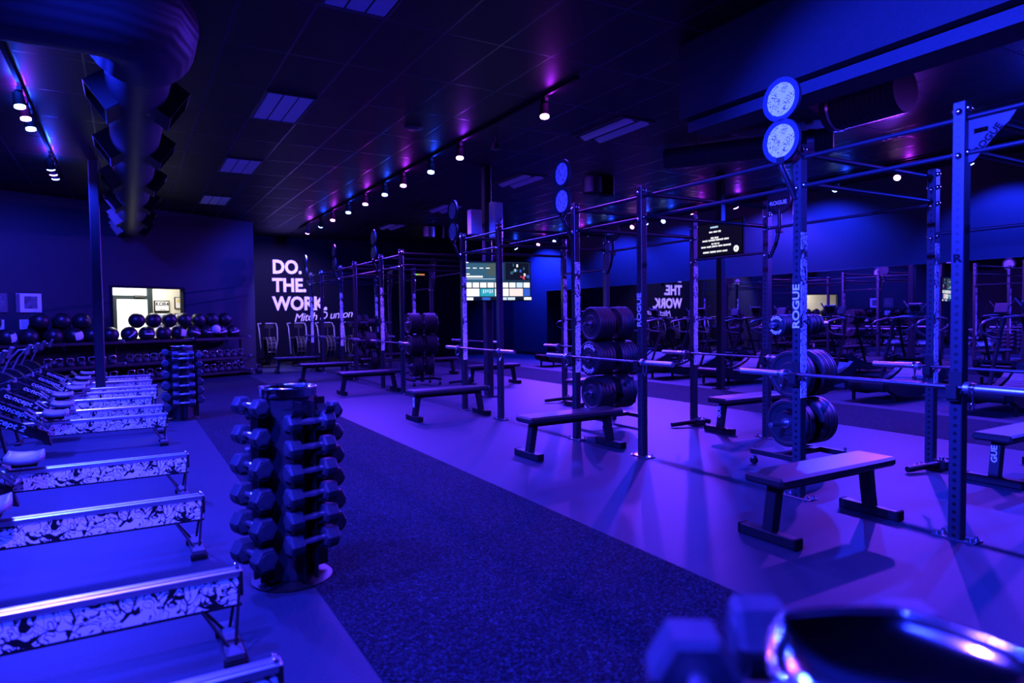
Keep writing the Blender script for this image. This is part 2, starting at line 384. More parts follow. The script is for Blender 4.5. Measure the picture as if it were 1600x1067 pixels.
b = MB(); wb(b, -.28, .60, 2.14, 2.6, 1.57, 1.59); struct(b.build('window_3', M['door_white'], None, WP, (0, 0, WROT)))
L = bpy.data.lights.new('office_light', 'AREA'); L.color = (1, .97, .9); L.energy = 85; L.size = .9
lo = bpy.data.objects.new('office_light', L); C.objects.link(lo); lo.location = wpt(.3, 2.9, -.8)
def wallframe(name, t0, t1, z0, z1, ypos, label, cat, group=None, bar=.02, mats=None):
    o = thing(name, label, cat, wpt((t0 + t1) / 2, (z0 + z1) / 2, -ypos), WROT, group)
    return o, (t1 - t0), (z1 - z0)
o, W_, H_ = wallframe('framed_print', .80, 1.22, 1.72, 2.02, 1.58, 'wide black framed print with bold lettering on the cream office wall', 'framed print', 'office prints')
b = MB(); b.box((0, 0, 0), (W_, .03, H_)); b.build('picture_frame', M['matte'], o)
b = MB(); b.box((0, -.017, 0), (W_ - .05, .005, H_ - .05)); b.build('sheet', M['white'], o)
text('KOR4', .14, M['ink'], o, (0, -.021, .05), (PI / 2, 0, 0), off=.003)
b = MB(); b.box((0, -.021, -.10), (.16, .002, .012)); b.build('caption', M['grey'], o)
for i, (t0, t1, z0, z1, lb) in enumerate(((.84, 1.19, 1.36, 1.69, 'black framed print hanging below the bold lettered print in the office'), (1.37, 1.62, 1.80, 2.12, 'narrow framed print with a yellow patch at the right side of the office window'), (1.36, 1.62, 1.36, 1.67, 'narrow framed print low at the right side of the office window'))):
    o, W_, H_ = wallframe('framed_print', t0, t1, z0, z1, 1.58, lb, 'framed print', 'office prints')
    b = MB(); b.box((0, 0, 0), (W_, .03, H_)); b.build('picture_frame', M['matte'], o)
    b = MB(); b.box((0, -.017, 0), (W_ - .04, .005, H_ - .04)); b.build('sheet', M['white'], o)
    b = MB(); b.box((.0, -.021, .06), (W_ - .10, .002, .10)); b.build('picture', mat('picture_tone%d' % i, ((.35, .4, .5), (.75, .6, .2), (.4, .4, .4))[i], .6), o)
# posters on the angled wall
for k, (t0, t1, z0, z1, lb) in enumerate(((-2.96, -2.50, 1.68, 2.08, 'white bordered photo poster with a dark picture, right of two on the far left wall'), (-3.55, -3.12, 1.68, 2.08, 'blue bordered photo poster cut by the left edge of the view'))):
    o, W_, H_ = wallframe('wall_poster', t0, t1, z0, z1, -.02, lb, 'poster', 'posters on the far left wall')
    b = MB(); b.box((0, 0, 0), (W_, .035, H_), .004); b.build('canvas', M['paper'] if k == 0 else M['grey'], o)
    b = MB(); b.box((.03, -.019, .01), (.24, .003, .26)); b.build('picture', noisy('dark_photo', .004, .10, 9, .6, 0), o)
    b = MB(); b.box((-W_ / 2 + .03, -.019, 0), (.06, .003, H_ - .01)); b.build('side_band', M['grey'], o)
for k, (t0, t1, lb) in enumerate(((-2.91, -2.65, 'white paper notice with lines of text under the right photo poster'), (-3.44, -3.18, 'white paper notice under the left photo poster at the picture edge'))):
    o, W_, H_ = wallframe('paper_notice', t0, t1, 1.33, 1.53, -.004, lb, 'notice', 'paper notices on the far left wall')
    b = MB(); b.box((0, 0, 0), (W_, .004, H_)); b.build('sheet', M['paper'], o)
    b = MB()
    for j in range(5): b.box((random.uniform(-.01, .01), -.003, .065 - j * .032), (W_ - .06 - random.uniform(0, .04), .002, .010))
    b.build('text_lines', M['ink'], o)
# wall lettering
YW = YB - .012
o = thing('wall_lettering', 'large white block letters DO. THE. WORK. on the far dark wall', 'wall lettering', (4.25, YW, 1.7))
for k, (s_, z) in enumerate((('DO.', 3.19), ('THE.', 2.585), ('WORK.', 1.975))):
    me = text_mesh(s_, .615, .006, .022, 'LEFT', xs=.87); me.materials.append(M['letter'])
    link('letter_line', me, o, (-.04, 0, z - 1.7), (PI / 2, 0, 0))
me = text_mesh('Mitch D unton', .385, .004, -.001, 'LEFT', .35, .92, .95); me.materials.append(M['letter'])
tag(link('script_lettering', me, None, (4.86, YW, 1.50), (PI / 2, R(-4), 0)), 'white handwritten signature lettering under the WORK line on the far wall', 'wall lettering')
# mirror
b = MB(); b.box((0, 0, 0), (.02, 24.2, 2.25), .004)
tag(b.build('wall_mirror', M['mirror'], None, (XR_ - .012, 8.4, 1.27)), 'long frameless mirror along the right wall behind the treadmills', 'mirror')
slab('baseboard_right', XR_ - .03, XR_, YF, YB, 0, .12, M['matte'])
slab('baseboard_back', 3.143, XR_ - .03, YB - .03, YB, 0, .12, M['matte'])
# bulkhead over the right
M['wall_mid'] = noisy('painted_bulkhead', .015, .019, 30, .6, .08, spec=.2, tint=BT)
slab('trim_3', 4.96, 5.08, YF, 5.08, 3.455, CEIL, M['wall_mid'])
slab('trim_4', 5.08, 5.42, YF, 5.08, 3.34, CEIL, M['wall_blue'])
# ceiling troffers
def troffer(x, y, label, tilted=False):
    o = thing('ceiling_troffer', label, 'ceiling light', (x, y, CEIL), 0, 'unlit ceiling light panels')
    b = MB()
    for sx in (-1, 1): b.box((sx * .29, 0, -.01), (.025, 1.20, .025))
    for sy in (-1, 1): b.box((0, sy * .585, -.01), (.555, .03, .025))
    b.build('frame', M['grey'], o)
    for sx in (-1, 0, 1):
        if tilted:
            if sx: b = MB(); b.box((sx * .14, 0, -.012), (.17, 1.14, .010), .003, 0, Matrix.Translation((sx * .14, 0, -.012)) @ Matrix.Rotation(R(24), 4, 'Y') @ Matrix.Translation((-sx * .14, 0, .012))); b.build('diffuser', M['diffuser'], o)
            continue
        b = MB(); b.box((sx * .185, 0, -.012), (.17, 1.14, .012), .004); b.build('diffuser', M['diffuser'], o)
    return o
for i, y in enumerate((5.27, 8.98, 12.68, 16.5)): troffer(1.825, y, 'unlit rectangular ceiling light panel in the left row, %s from the camera' % ordn(i))
for i, (x, y) in enumerate(((6.25, 7.78), (6.9, 11.54), (6.95, 15.3), (6.9, 19.0))): troffer(x, y, 'unlit rectangular ceiling light panel above the rig, %s from the camera' % ordn(i), True)
b = MB(); b.lathe([(.001, -.03), (.10, -.03), (.13, -.012), (.13, 0)], 24); tag(b.build('ceiling_speaker', M['grey'], None, (3.65, 9.03, CEIL)), 'round white disc speaker flush in the dark ceiling', 'speaker')
b = MB(); b.cyl((0, 0, 0), (0, 0, -.10), .012, n=8); b.cyl((0, 0, -.10), (0, 0, -.20), .04, .075, 16); tag(b.build('unlit_spotlight', M['grey'], None, (4.92, 8.9, CEIL)), 'small unlit bell-shaped ceiling lamp beside the centre track', 'ceiling lamp')
for k, (x, y, lb) in enumerate(((7.95, 10.5, 'shiny metal drum pendant above the second rack bay'), (7.85, 18.4, 'shiny metal drum pendant at the far end of the room'))):
    o = thing('drum_pendant', lb, 'pendant lamp', (x, y, CEIL), 0, 'metal drum pendants')
    b = MB(); b.cyl((0, 0, -.34), (0, 0, -.04), .19, n=28, cap=False); b.cyl((0, 0, -.05), (0, 0, -.04), .19, n=28); b.build('drum', M['steel'], o)
    b = MB(); b.cyl((.34, 0, -.36), (.34, 0, -.0), .15, n=24); b.build('black_can', M['matte'], o)
    b = MB(); b.cyl((0, 0, -.04), (0, 0, 0), .02, n=8); b.build('stem', M['matte'], o)
# ducts
o = thing('air_duct', 'large black round air duct crossing the ceiling at upper left and turning away along it', 'air duct', (.16, 5.5, 3.72))
b = MB(); b.tube([(-6, 0, .02), (-.5, 0, .02), (-.25, .02, .02), (-.05, .12, .02), (.0, .3, .01), (0, .6, 0)], .40, 28); b.build('cross_duct', M['duct'], o)
b = MB(); b.cyl((0, 0, 0), (0, 0, 12.6), .27, n=28); b.build('long_duct', M['duct'], o, (0, .35, 0), (-PI / 2, 0, 0))
for i, y in enumerate((7.5, 9.6, 11.7, 13.8, 15.9, 17.6)):
    for sx in (-1, 1):
        a = R(-35)
        b = MB(); Mx = Matrix.Translation((sx * .25, y - 5.5, -.10)) @ Matrix.Rotation(sx * R(35), 4, 'Y')
        for q in (-1, 1): b.box((0, q * .25, 0), (.26, .02, .30), M=Mx); b.box((0, 0, q * .15), (.26, .5, .02), M=Mx)
        b.box((-sx * .08, 0, 0), (.02, .5, .30), 0, 0, Mx); b.build('vent_outlet', M['black'], o)
for k, (p0, p1, r, lb) in enumerate((((7.55, 4.25, 3.93), (7.55, 5.15, 3.93), .25, 'short black round duct with a shiny band below the bulkhead at upper right'), ((7.7, 8.2, 4.0), (9.0, 6.1, 4.0), .17, 'ribbed round duct under the ceiling behind the ball targets'))):
    o = thing('air_duct', lb, 'air duct', p0, 0); d = Vector(p1) - Vector(p0)
    b = MB(); b.cyl((0, 0, 0), (0, 0, d.length), r, n=24); b.build('duct_pipe', M['duct'], o, (0, 0, 0), d.to_track_quat('Z', 'Y').to_euler())
    b = MB(); b.cyl((0, 0, d.length * .86), (0, 0, d.length * .9), r + .012, n=24); b.build('duct_band', M['steel'], o, (0, 0, 0), d.to_track_quat('Z', 'Y').to_euler())
    b = MB()
    for q in (.2, .75): p = d * q; b.cyl((p.x, p.y, p.z + r - .01), (p.x, p.y, CEIL - p0[2]), .012, n=6)
    b.build('hanger', M['matte'], o)
# columns
def column(x, y, s, label, rot=0):
    b = MB(); b.box((0, 0, CEIL / 2), (s, s, CEIL - .004), .012); b.box((0, 0, .012), (s + .1, s + .1, .02))
    return tag(b.build('steel_column', M['upright_plain'], None, (x, y, .002), (0, 0, rot)), label, 'column', 'square steel columns')
M['upright_plain'] = noisy('painted_column', .013, .016, 90, .45, .05, spec=.3, tint=(.6, .8, 1))
column(-.41, 13.35, .15, 'square black steel column standing among the rowers at left')
column(5.73, 10.75, .14, 'square black steel column carrying the bright menu screen')
column(10.06, 9.2, .13, 'square black steel column behind the dark workout screen')
for k, (x, y, z, dx, dz, rz, lb) in enumerate(((5.47, 10.72, 3.17, .22, .44, 0, 'pale box speaker on the left of the column above the menu screen'), (5.76, 10.45, 3.19, .20, .62, R(12), 'tall pale box speaker on the front of the column above the menu screen'))):
    o = thing('box_speaker', lb, 'speaker', (x, y, z), rz, 'pale speakers on the column')
    b = MB(); b.box((0, 0, 0), (dx, .16, dz), .008); b.build('cabinet', mat('pale_cabinet%d' % k, (.6, .6, .6), .5), o)
    b = MB(); b.box((.12 if k == 0 else 0, .13, 0), (.06, .24, .05)); b.build('wall_bracket', M['black'], o)
    if k: b = MB(); b.tube([(-.04, -.085, -.12), (-.04, -.11, -.12), (.04, -.11, .02), (.04, -.085, .02)], .012, 6); b.build('handle', M['black'], o)
# screens
def screen(loc, rz, w_, h_, label):
    o = thing('wall_screen', label, 'television', loc, rz, 'screens hung from columns')
    b = MB(); b.box((0, .02, 0), (w_, .05, h_), .008); b.build('casing', M['matte'], o)
    b = MB(); b.box((0, .09, 0), (.2, .1, .2)); b.build('mount', M['black'], o)
    return o
o = screen((5.82, 10.52, 2.11), R(-15), 1.24, .72, 'bright television showing a streaming menu of picture tiles')
scols = dict(bg=(.01, .03, .06), mid=(.03, .10, .16), wht=(.95, .95, .95), pale=(.55, .68, .85), teal=(.02, .32, .42), blue=(.03, .10, .55), red=(.7, .06, .15), pk=(.9, .7, .68), grn=(.06, .09, .09), dk=(.004, .006, .012))
sm = {k: emis('screen_' + k, c, 1.25) for k, c in scols.items()}; sk = list(scols)
b = MB()
def srect(x0, x1, z0, z1, c, d=-.0065): b.box(((x0 + x1) / 2, d, (z0 + z1) / 2), (x1 - x0, .001, z1 - z0), 0, sk.index(c))
srect(-.60, .60, -.34, .34, 'bg', -.006); srect(-.60, .10, -.02, .32, 'mid', -.0062); srect(-.2, .08, .1, .32, 'grn', -.0064); srect(.14, .58, .02, .33, 'dk')
srect(-.6, -.54, .32, .34, 'wht')
for q in range(4): srect(-.58 + q * .12, -.51 + q * .12, .225, .24, 'wht', -.0072)
srect(-.6, -.52, .115, .135, 'wht'); srect(-.6, -.28, .065, .095, 'wht'); srect(-.6, -.05, .035, .045, 'pale')
for q in range(9): srect(-.60 + q * .135, -.485 + q * .135, -.115, -.025, 'wht' if q != 7 else 'pale', -.0072)
for q, c in enumerate(('wht', 'teal', 'wht', 'pk', 'blue')): srect(-.60 + q * .27, min(-.345 + q * .27, .6), -.27, -.135, c, -.0072)
for q in range(5): srect(-.28 + q * .04, -.26 + q * .04, -.22 + .01 * (q % 3), -.15, 'pale', -.0076)
for q, c in enumerate(('wht', 'dk', 'blue', 'dk', 'pale', 'pale', 'dk', 'wht')): srect(-.60 + q * .155, -.46 + q * .155, -.34, -.29, c, -.0072)
for q in range(10):
    x = .17 + random.random() * .38; z = .05 + random.random() * .22; srect(x, x + .02 + random.random() * .03, z, z + .05, random.choice(('pale', 'wht', 'blue', 'mid', 'mid')), -.0074 - q * .0001)
for q in range(6): x = .42 + random.random() * .07; z = .0 + random.random() * .10; srect(x, x + .02, z, z + .03, 'red', -.0088 - q * .0001)
b.build('picture', [sm[k] for k in sk], o)
o = screen((9.93, 9.14, 2.92), R(-90), 1.20, .66, 'dark television showing centred white workout text lines and a round badge')
b = MB()
def line(z, hw, h_, words, c, xo=0):
    x = -hw
    wl = [random.uniform(.7, 1.3) for _ in range(words)]; tot = sum(wl); gap = .018
    for q in wl:
        L_ = (2 * hw - gap * (words - 1)) * q / tot; n_ = max(2, int(L_ / .026)); cw = L_ / n_
        for k in range(n_): b.box((xo + x + cw * (k + .5), -.0065, z), (cw * .82, .001, h_ * random.uniform(.8, 1)), 0, c)
        x += L_ + gap
b.box((0, -.006, 0), (1.16, .0008, .62), 0, 2)
for z, hw, wd, c, xo in ((.235, .10, 1, 1, -.10), (.145, .15, 3, 0, -.08), (.03, .10, 2, 0, -.09), (-.015, .335, 4, 0, -.07), (-.085, .10, 3, 0, -.07), (-.135, .375, 5, 0, -.06), (-.24, .31, 4, 0, -.08)): line(z, hw, .036, wd, c, xo)
b.cyl((.44, -.0062, -.225), (.44, -.0075, -.225), .062, n=24, mat=0); b.tube([(.42, -.008, -.20), (.42, -.008, -.245), (.46, -.008, -.245), (.46, -.008, -.20), (.42, -.008, -.24)], .004, 5, 2)
b.build('text_slide', [emis('slide_white', (.95, .95, 1), 1.1), emis('slide_blue', (.5, .75, 1), 1.0), emis('slide_black', (.002, .002, .006), 1)], o)
o = thing('led_timer', 'small timer bar with orange and green digits high on the far wall', 'timer', (9.4, YB - .03, 3.05)); b = MB(); b.box((0, 0, 0), (.5, .05, .16)); b.build('casing', M['matte'], o)
b = MB()
for k in range(8): b.box((-.19 + k * .052, -.027, 0), (.036, .004, .06), 0, 0 if k < 3 else 1)
b.build('digits', [emis('led_green', (.2, 1, .3), 1.2), emis('led_orange', (1, .35, .1), 1.2)], o)
b = MB(); b.box((0, 0, 0), (.12, .10, .55), .01); tag(b.build('column_speaker', M['matte'], None, (5.36, YB - .06, 3.1)), 'slim black column speaker beside the word DO on the far wall', 'speaker')

# ------------------------------------------------------------------ the two pull-up rigs
HP = 2.785; RX0, RX1 = 4.606, 6.523
PY = [2.239, 3.407, 5.261, 6.429, 8.283, 9.451, 12.167, 13.335, 15.189, 16.357, 18.211, 19.379]
def upright_mesh(bolt_z):
    b = MB(); b.box((0, 0, HP / 2 + .004), (.076, .076, HP - .008), .005)
    for z in bolt_z:
        for d in ((-1, 0), (0, -1), (1, 0), (0, 1)):
            b.sphere((d[0] * .038, d[1] * .038, z - (.02 if d[0] else 0)), .022, 10, 6, 1, (1, 1, 1))
    return b.mesh('upright', [M['upright'], M['zinc']])
UPF = upright_mesh((HP - .045, HP - .32)); UPR = upright_mesh((HP - .05, HP - .17, HP - .32, HP - .62))
b = MB(); b.box((0, 0, .005), (.11, .26, .010), .002)
for sx in (-.035, .035):
    for sy in (-.10, .10): b.cyl((sx, sy, .008), (sx, sy, .032), .010, n=8, mat=1); b.cyl((sx, sy, .010), (sx, sy, .016), .018, n=6, mat=1)
BASEP = b.mesh('base_plate', [M['steel'], M['zinc']])
b = MB(); b.box((0, -.0392, 0), (.074, .002, 1.30)); GRAF = b.mesh('graffiti_panel', M['graffiti'])
ROG = text_mesh('ROGUE', .085, .0008, .002, 'CENTER', 0, 1.0, 1.22); ROG.materials.append(M['print']); ROG.name = 'lettering'
RLET = text_mesh('R', .07, .0008, .003, 'CENTER', 0, 1, 1.2); RLET.materials.append(M['matte']); RLET.name = 'lettering'
b = MB(); b.box((-.05, 0, 0), (.024, .09, .03), .004); b.box((-.058, 0, -.035), (.05, .07, .05), .004); b.box((-.092, 0, .0), (.012, .07, .09), .004); b.box((-.042, 0, .05), (.006, .078, .16)); JCUP = b.mesh('j_cup', M['black'])
def rod(p0, p1, r, name, parent, m='black', n=10): b = MB(); b.cyl(p0, p1, r, n=n); return b.build(name, M[m], parent)
TA = 12
b = MB(); b.lathe([(.128, -.010), (.128, -.014), (.168, -.014), (.168, .014), (.128, .014), (.128, .010)], 40); RIM = b.mesh('target_rim', M['bluering'])
b = MB(); b.cyl((0, 0, -.010), (0, 0, .010), .1285, n=40); FACE = b.mesh('target_face', M['speckle'])
b = MB(); b.cyl((0, 0, -.012), (0, 0, .012), .16, n=36); BDISC = b.mesh('target_disc', M['black'])
ROGS = text_mesh('ROGUE', .062, .0008, .002, 'CENTER', 0, 1.0, 1.1); ROGS.materials.append(M['print'])
ROGK = text_mesh('ROGUE', .058, .0008, .002, 'CENTER', 0, 1.0, 1.0); ROGK.materials.append(M['matte'])
def build_rig(idx, label):
    y0 = PY[idx[0]] if idx[0] >= 0 else .385
    g = thing('pull_up_rig', label, 'pull-up rig', (RX0, y0, 0), 0, 'black pull-up rigs')
    Y = lambda i: (PY[i] if i >= 0 else .385) - y0
    W = RX1 - RX0
    for i in idx:
        for row in (0, 1):
            u = link('upright', UPF if row == 0 else UPR, g, (row * W, Y(i), 0))
            link('base_plate', BASEP, u)
            if i % 2: link('graffiti_panel', GRAF, u, (0, 0, 1.45))
            if row == 0:
                if i in (0,): link('lettering', RLET, u, (-.039, .0, 1.80), (PI / 2, 0, -PI / 2))
                elif i in (1, 2): link('lettering', ROG, u, (-.0392, 0, 1.52), (PI / 2, R(-90), -PI / 2))
            if row == 1 and i % 2 and i >= 0:      # landmine sleeves lying at the rear posts
                b = MB(); b.cyl((-.09, -.10, .06), (-.42, -.02, .035), .028, n=12); b.box((0, -.10, .05), (.12, .12, .08), .01); b.cyl((.05, -.12, .07), (.13, -.16, .05), .035, n=10)
                b.cyl((0, -.10, .08), (0, -.10, .115), .022, n=8, mat=1); b.box((-.02, -.08, .006), (.2, .16, .01), 0, 0)
                b.build('landmine_sleeve', [M['black'], M['zinc']], g, (W, Y(i), 0))
        for z in (HP - .075, HP - .30): rod((.038, Y(i), z), (W - .038, Y(i), z), .022, 'crossmember', g)
    for a, c in zip(idx[:-1], idx[1:]):
        A = (a % 2 == 0)
        for z in (HP - .105, HP - .325): rod((0, Y(a) + .038, z), (0, Y(c) - .038, z), .0165, 'pull_up_bar', g, 'upright_plain')
        z = HP - .60 if A else HP - .325
        rod((W, Y(a) + .038, z), (W, Y(c) - .038, z), .0165, 'pull_up_bar', g, 'upright_plain')
        if A:
            for i in (a, c):
                for row in (0, 1): link('j_cup', JCUP, g, (row * W, Y(i), .955 - row * .03))
    for i in idx:
        if i % 2 == 0 or i < 0: continue
        b = MB(); b.tube([(-.03, .02, HP - .42), (-.08, .04, HP - .30), (-.13, .07, HP - .17), (-.13, .07, HP - .14)], .022, 8); b.box((-.13, .07, HP - .125), (.05, .07, .06), .006)
        br = b.build('target_bracket', M['black'], g, (-.0, Y(i), 0))
        for z in (.03, .35):
            link('target_rim', RIM, br, (-.13, .07, HP + z), (0, PI / 2, 0)); link('target_face', FACE, br, (-.13, .07, HP + z), (0, PI / 2, 0))
    for i in idx:
        if i % 2 or i <= 0: continue
        b = MB(); b.tube([(0, -.04, HP - .66), (0, -.12, HP - .52), (0, -.17, HP - .34), (0, -.17, HP - .12)], .022, 8); b.box((0, -.17, HP - .36), (.06, .08, .06), .006)
        br = b.build('target_bracket', M['black'], g, (W, Y(i), 0))
        link('target_disc', BDISC, br, (0, -.16, HP - .02), (0, PI / 2, 0))
        link('lettering', ROGS, br, (-.013, -.16, HP - .05), (PI / 2, 0, -PI / 2))
    return g
g1 = build_rig([-1, 0, 1, 2, 3, 4, 5], 'near black steel pull-up rig with speckled double ball targets, rising over the closest three benches')
g2 = build_rig([6, 7, 8, 9, 10, 11], 'far black steel pull-up rig standing beyond the gap, towards the lettered wall')
b = MB(); Mx = Matrix(((0, 0, 1, 0), (1, 0, 0, 0), (0, 1, 0, 0), (0, 0, 0, 1)))
def gp(p0, p1, p2, p3): b.prism([p0, p1, p2, p3], -.005, .005, 0, Mx)
yy = PY[0] - .385
gp((yy - .04, 2.66), (yy - .04, 2.60), (yy - .26, 2.60), (yy - .30, 2.66)); gp((yy - .04, 2.57), (yy - .04, 2.40), (yy - .07, 2.40), (yy - .22, 2.57)); gp((yy - .04, 2.60), (yy - .04, 2.57), (yy - .07, 2.57), (yy - .07, 2.60)); gp((yy - .15, 2.60), (yy - .15, 2.57), (yy - .22, 2.57), (yy - .26, 2.60))
gs = b.build('gusset_plate', M['upright_plain'], g1)
q = link('lettering', ROGK, gs, (-.0062, yy - .150, 2.525), (PI / 2, R(-47), -PI / 2))

# ------------------------------------------------------------------ benches
def bench_proto():
    o = thing('flat_bench', '', 'bench', (0, 0, 0), 0, 'flat weight benches')
    b = MB(); b.box((0, 0, .402), (1.24, .30, .065), .018); b.build('seat_pad', M['vinyl'], o)
    b = MB(); b.box((0, 0, .345), (1.02, .075, .05), .004); b.box((0, 0, .366), (.95, .2, .012)); b.build('frame', M['bench_steel'], o)
    for sx in (-1, 1):
        b = MB(); Mx = Matrix.Translation((sx * .515, 0, .205)) @ Matrix.Rotation(sx * R(-10), 4, 'Y'); b.box((0, 0, 0), (.075, .078, .30), .004, 0, Mx); l = b.build('leg', M['bench_steel'], o)
        if sx < 0: link('lettering', ROGB, l, (-.555, 0, .205), (PI / 2, R(-90), -PI / 2))
        b = MB(); b.box((sx * .55, 0, .036), (.075, .42, .065), .006); f = b.build('foot', M['bench_steel'], o)
        for sy in (-1, 1): c = MB(); c.box((sx * .55, sy * .212, .036), (.079, .022, .070), .004); c.build('end_cap', M['matte'], f)
    return o
ROGB = text_mesh('ROGUE', .062, .0015, .002, 'CENTER', 0, 1.0, 1.2); ROGB.materials.append(M['print'])
bp = bench_proto()
bays = [(0, 1), (2, 3), (4, 5), (6, 7), (8, 9), (10, 11)]
FL = ['front flat black bench under the first racked barbell, nearest to the camera', 'second flat black bench along the near rig front, ahead of a plate tree', 'third flat black bench along the front of the near rig, beside the menu screen column', 'fourth flat black bench, at the near end of the far rig', 'fifth flat black bench, in the middle of the far rig', 'sixth flat black bench, closest to the lettered wall']
RL = ['flat black bench on the rear side of the near rig, cut by the right edge', 'flat black bench on the rear side behind the first plate tree', 'flat black bench on the rear side behind the second plate tree', 'flat black bench on the rear side of the far rig beyond the menu screen column', 'flat black bench on the rear side in the middle of the far rig', 'flat black bench on the rear side at the lettered wall end']
jit = [(0, .02), (.02, .01), (-.03, .03), (.02, 0), (-.05, .01), (-.04, .01)]
first = True
for k, (a, c) in enumerate(bays):
    y = (PY[a] + PY[c]) / 2
    for row, lb in ((0, FL[k]), (1, RL[k])):
        x = (4.10 if row == 0 else 6.85) + jit[k][0]; yb = y + jit[k][1] - row * .06
        if first: bp.location = (x, yb, .002); bp.rotation_euler = (0, 0, PI); bp['label'] = lb; first = False
        else: dup(bp, (x, yb, .002), R(random.uniform(-2, 2)) + (PI if (row == 0 and k in (1, 3, 4)) else 0), lb)
# ------------------------------------------------------------------ barbells and spring collars
b = MB(); b.cyl((0, -.655, 0), (0, .655, 0), .0145, n=12); bb = thing('barbell', '', 'barbell', (0, 0, 0), 0, 'barbells racked on the rigs'); b.build('shaft', M['bar'], bb)
for sy in (-1, 1):
    b = MB(); b.cyl((0, sy * .655, 0), (0, sy * .685, 0), .037, n=18); b.cyl((0, sy * .685, 0), (0, sy * 1.10, 0), .0255, n=16); b.build('sleeve', M['alu'], bb)
b = MB()
for k in range(4): b.tube([(.031 * math.cos(a), k * .007, .031 * math.sin(a)) for a in [2 * PI * q / 14 for q in range(14)]], .0045, 5, 0, True)
for sx in (-1, 1): b.tube([(sx * .028, .010 + sx * .008, -.02), (sx * .035, .014 + sx * .02, -.09), (sx * .02, .016 + sx * .022, -.135), (sx * .004, .016 + sx * .02, -.10)], .0062, 6)
CLIP = b.mesh('spring_clip', M['chrome'])
first = True
BS = ['near rig closest bay', 'near rig second bay', 'near rig third bay', 'far rig first bay', 'far rig middle bay', 'far rig last bay']
BL = ['in the near rig bay closest to the camera', 'in the second bay of the near rig', 'in the third bay of the near rig', 'in the first bay of the far rig', 'in the middle bay of the far rig', 'in the last bay of the far rig']
for k, (a, c) in enumerate(bays):
    y = (PY[a] + PY[c]) / 2
    for row in (0, 1):
        x = (RX0 if row == 0 else RX1) - .068; z = (.955 - row * .03) + .0305
        lb = 'steel barbell racked on the %s posts %s' % ('front' if row == 0 else 'rear', BL[k])
        if first: o = bb; o.location = (x, y, z); o['label'] = lb; first = False
        else: o = dup(bb, (x, y, z), 0, lb)
        for sy in (-1, 1):
            o = link('spring_clip', CLIP, None, (x, y + sy * .70 - (.012), z))
            tag(o, 'chrome spring clip, %s sleeve, %s barbell, %s' % ('nearer' if sy < 0 else 'farther', 'front' if row == 0 else 'rear', BS[k]), 'barbell clip', 'barbell spring clips')
# ------------------------------------------------------------------ plate trees and plates
def plate_mesh(r, t, hub=True):
    b = MB(); h = t / 2; hr = min(.11, r * .55)
    pr_ = [(.028, -h * .8), (hr, -h * .8), (hr + .006, -h * .55), (r * .80, -h * .55), (r * .84, -h), (r - .012, -h), (r, -h + .010), (r, h - .010), (r - .012, h), (r * .84, h), (r * .80, h * .55), (hr + .006, h * .55), (hr, h * .8), (.028, h * .8), (.028, -h * .8)]
    b.lathe(pr_, 44, 0, Matrix.Rotation(PI / 2, 4, 'Y'), 25)
    return b.mesh('bumper_plate', M['rubber'])
b = MB(); b.lathe([(.026, -.5), (.048, -.5), (.048, .5), (.026, .5), (.026, -.5)], 20, 0, Matrix.Rotation(PI / 2, 4, 'Y') @ Matrix.Diagonal((1, 1, .074, 1))); HUB = b.mesh('hub', M['steel'])
PM = {t: plate_mesh(.225, t) for t in (.028, .042, .056, .085)}; CH = {t: plate_mesh(.10, t) for t in (.022, .034)}; CHW = plate_mesh(.10, .2)
def arc_text(word, rad, size, a0, step, m, parent, x):
    for k, ch in enumerate(word):
        me = text_mesh(ch, size, .0012, .002); me.materials.append(m); a = a0 - k * step
        link('lettering', me, parent, (x, -rad * math.sin(a) * 1.0, rad * math.cos(a)), (PI / 2 - 0, 0, 0)).rotation_euler = (Matrix.Rotation(-PI / 2, 4, 'Z') @ Matrix.Rotation(PI / 2, 4, 'X') @ Matrix.Rotation(a, 4, 'Z')).to_euler()
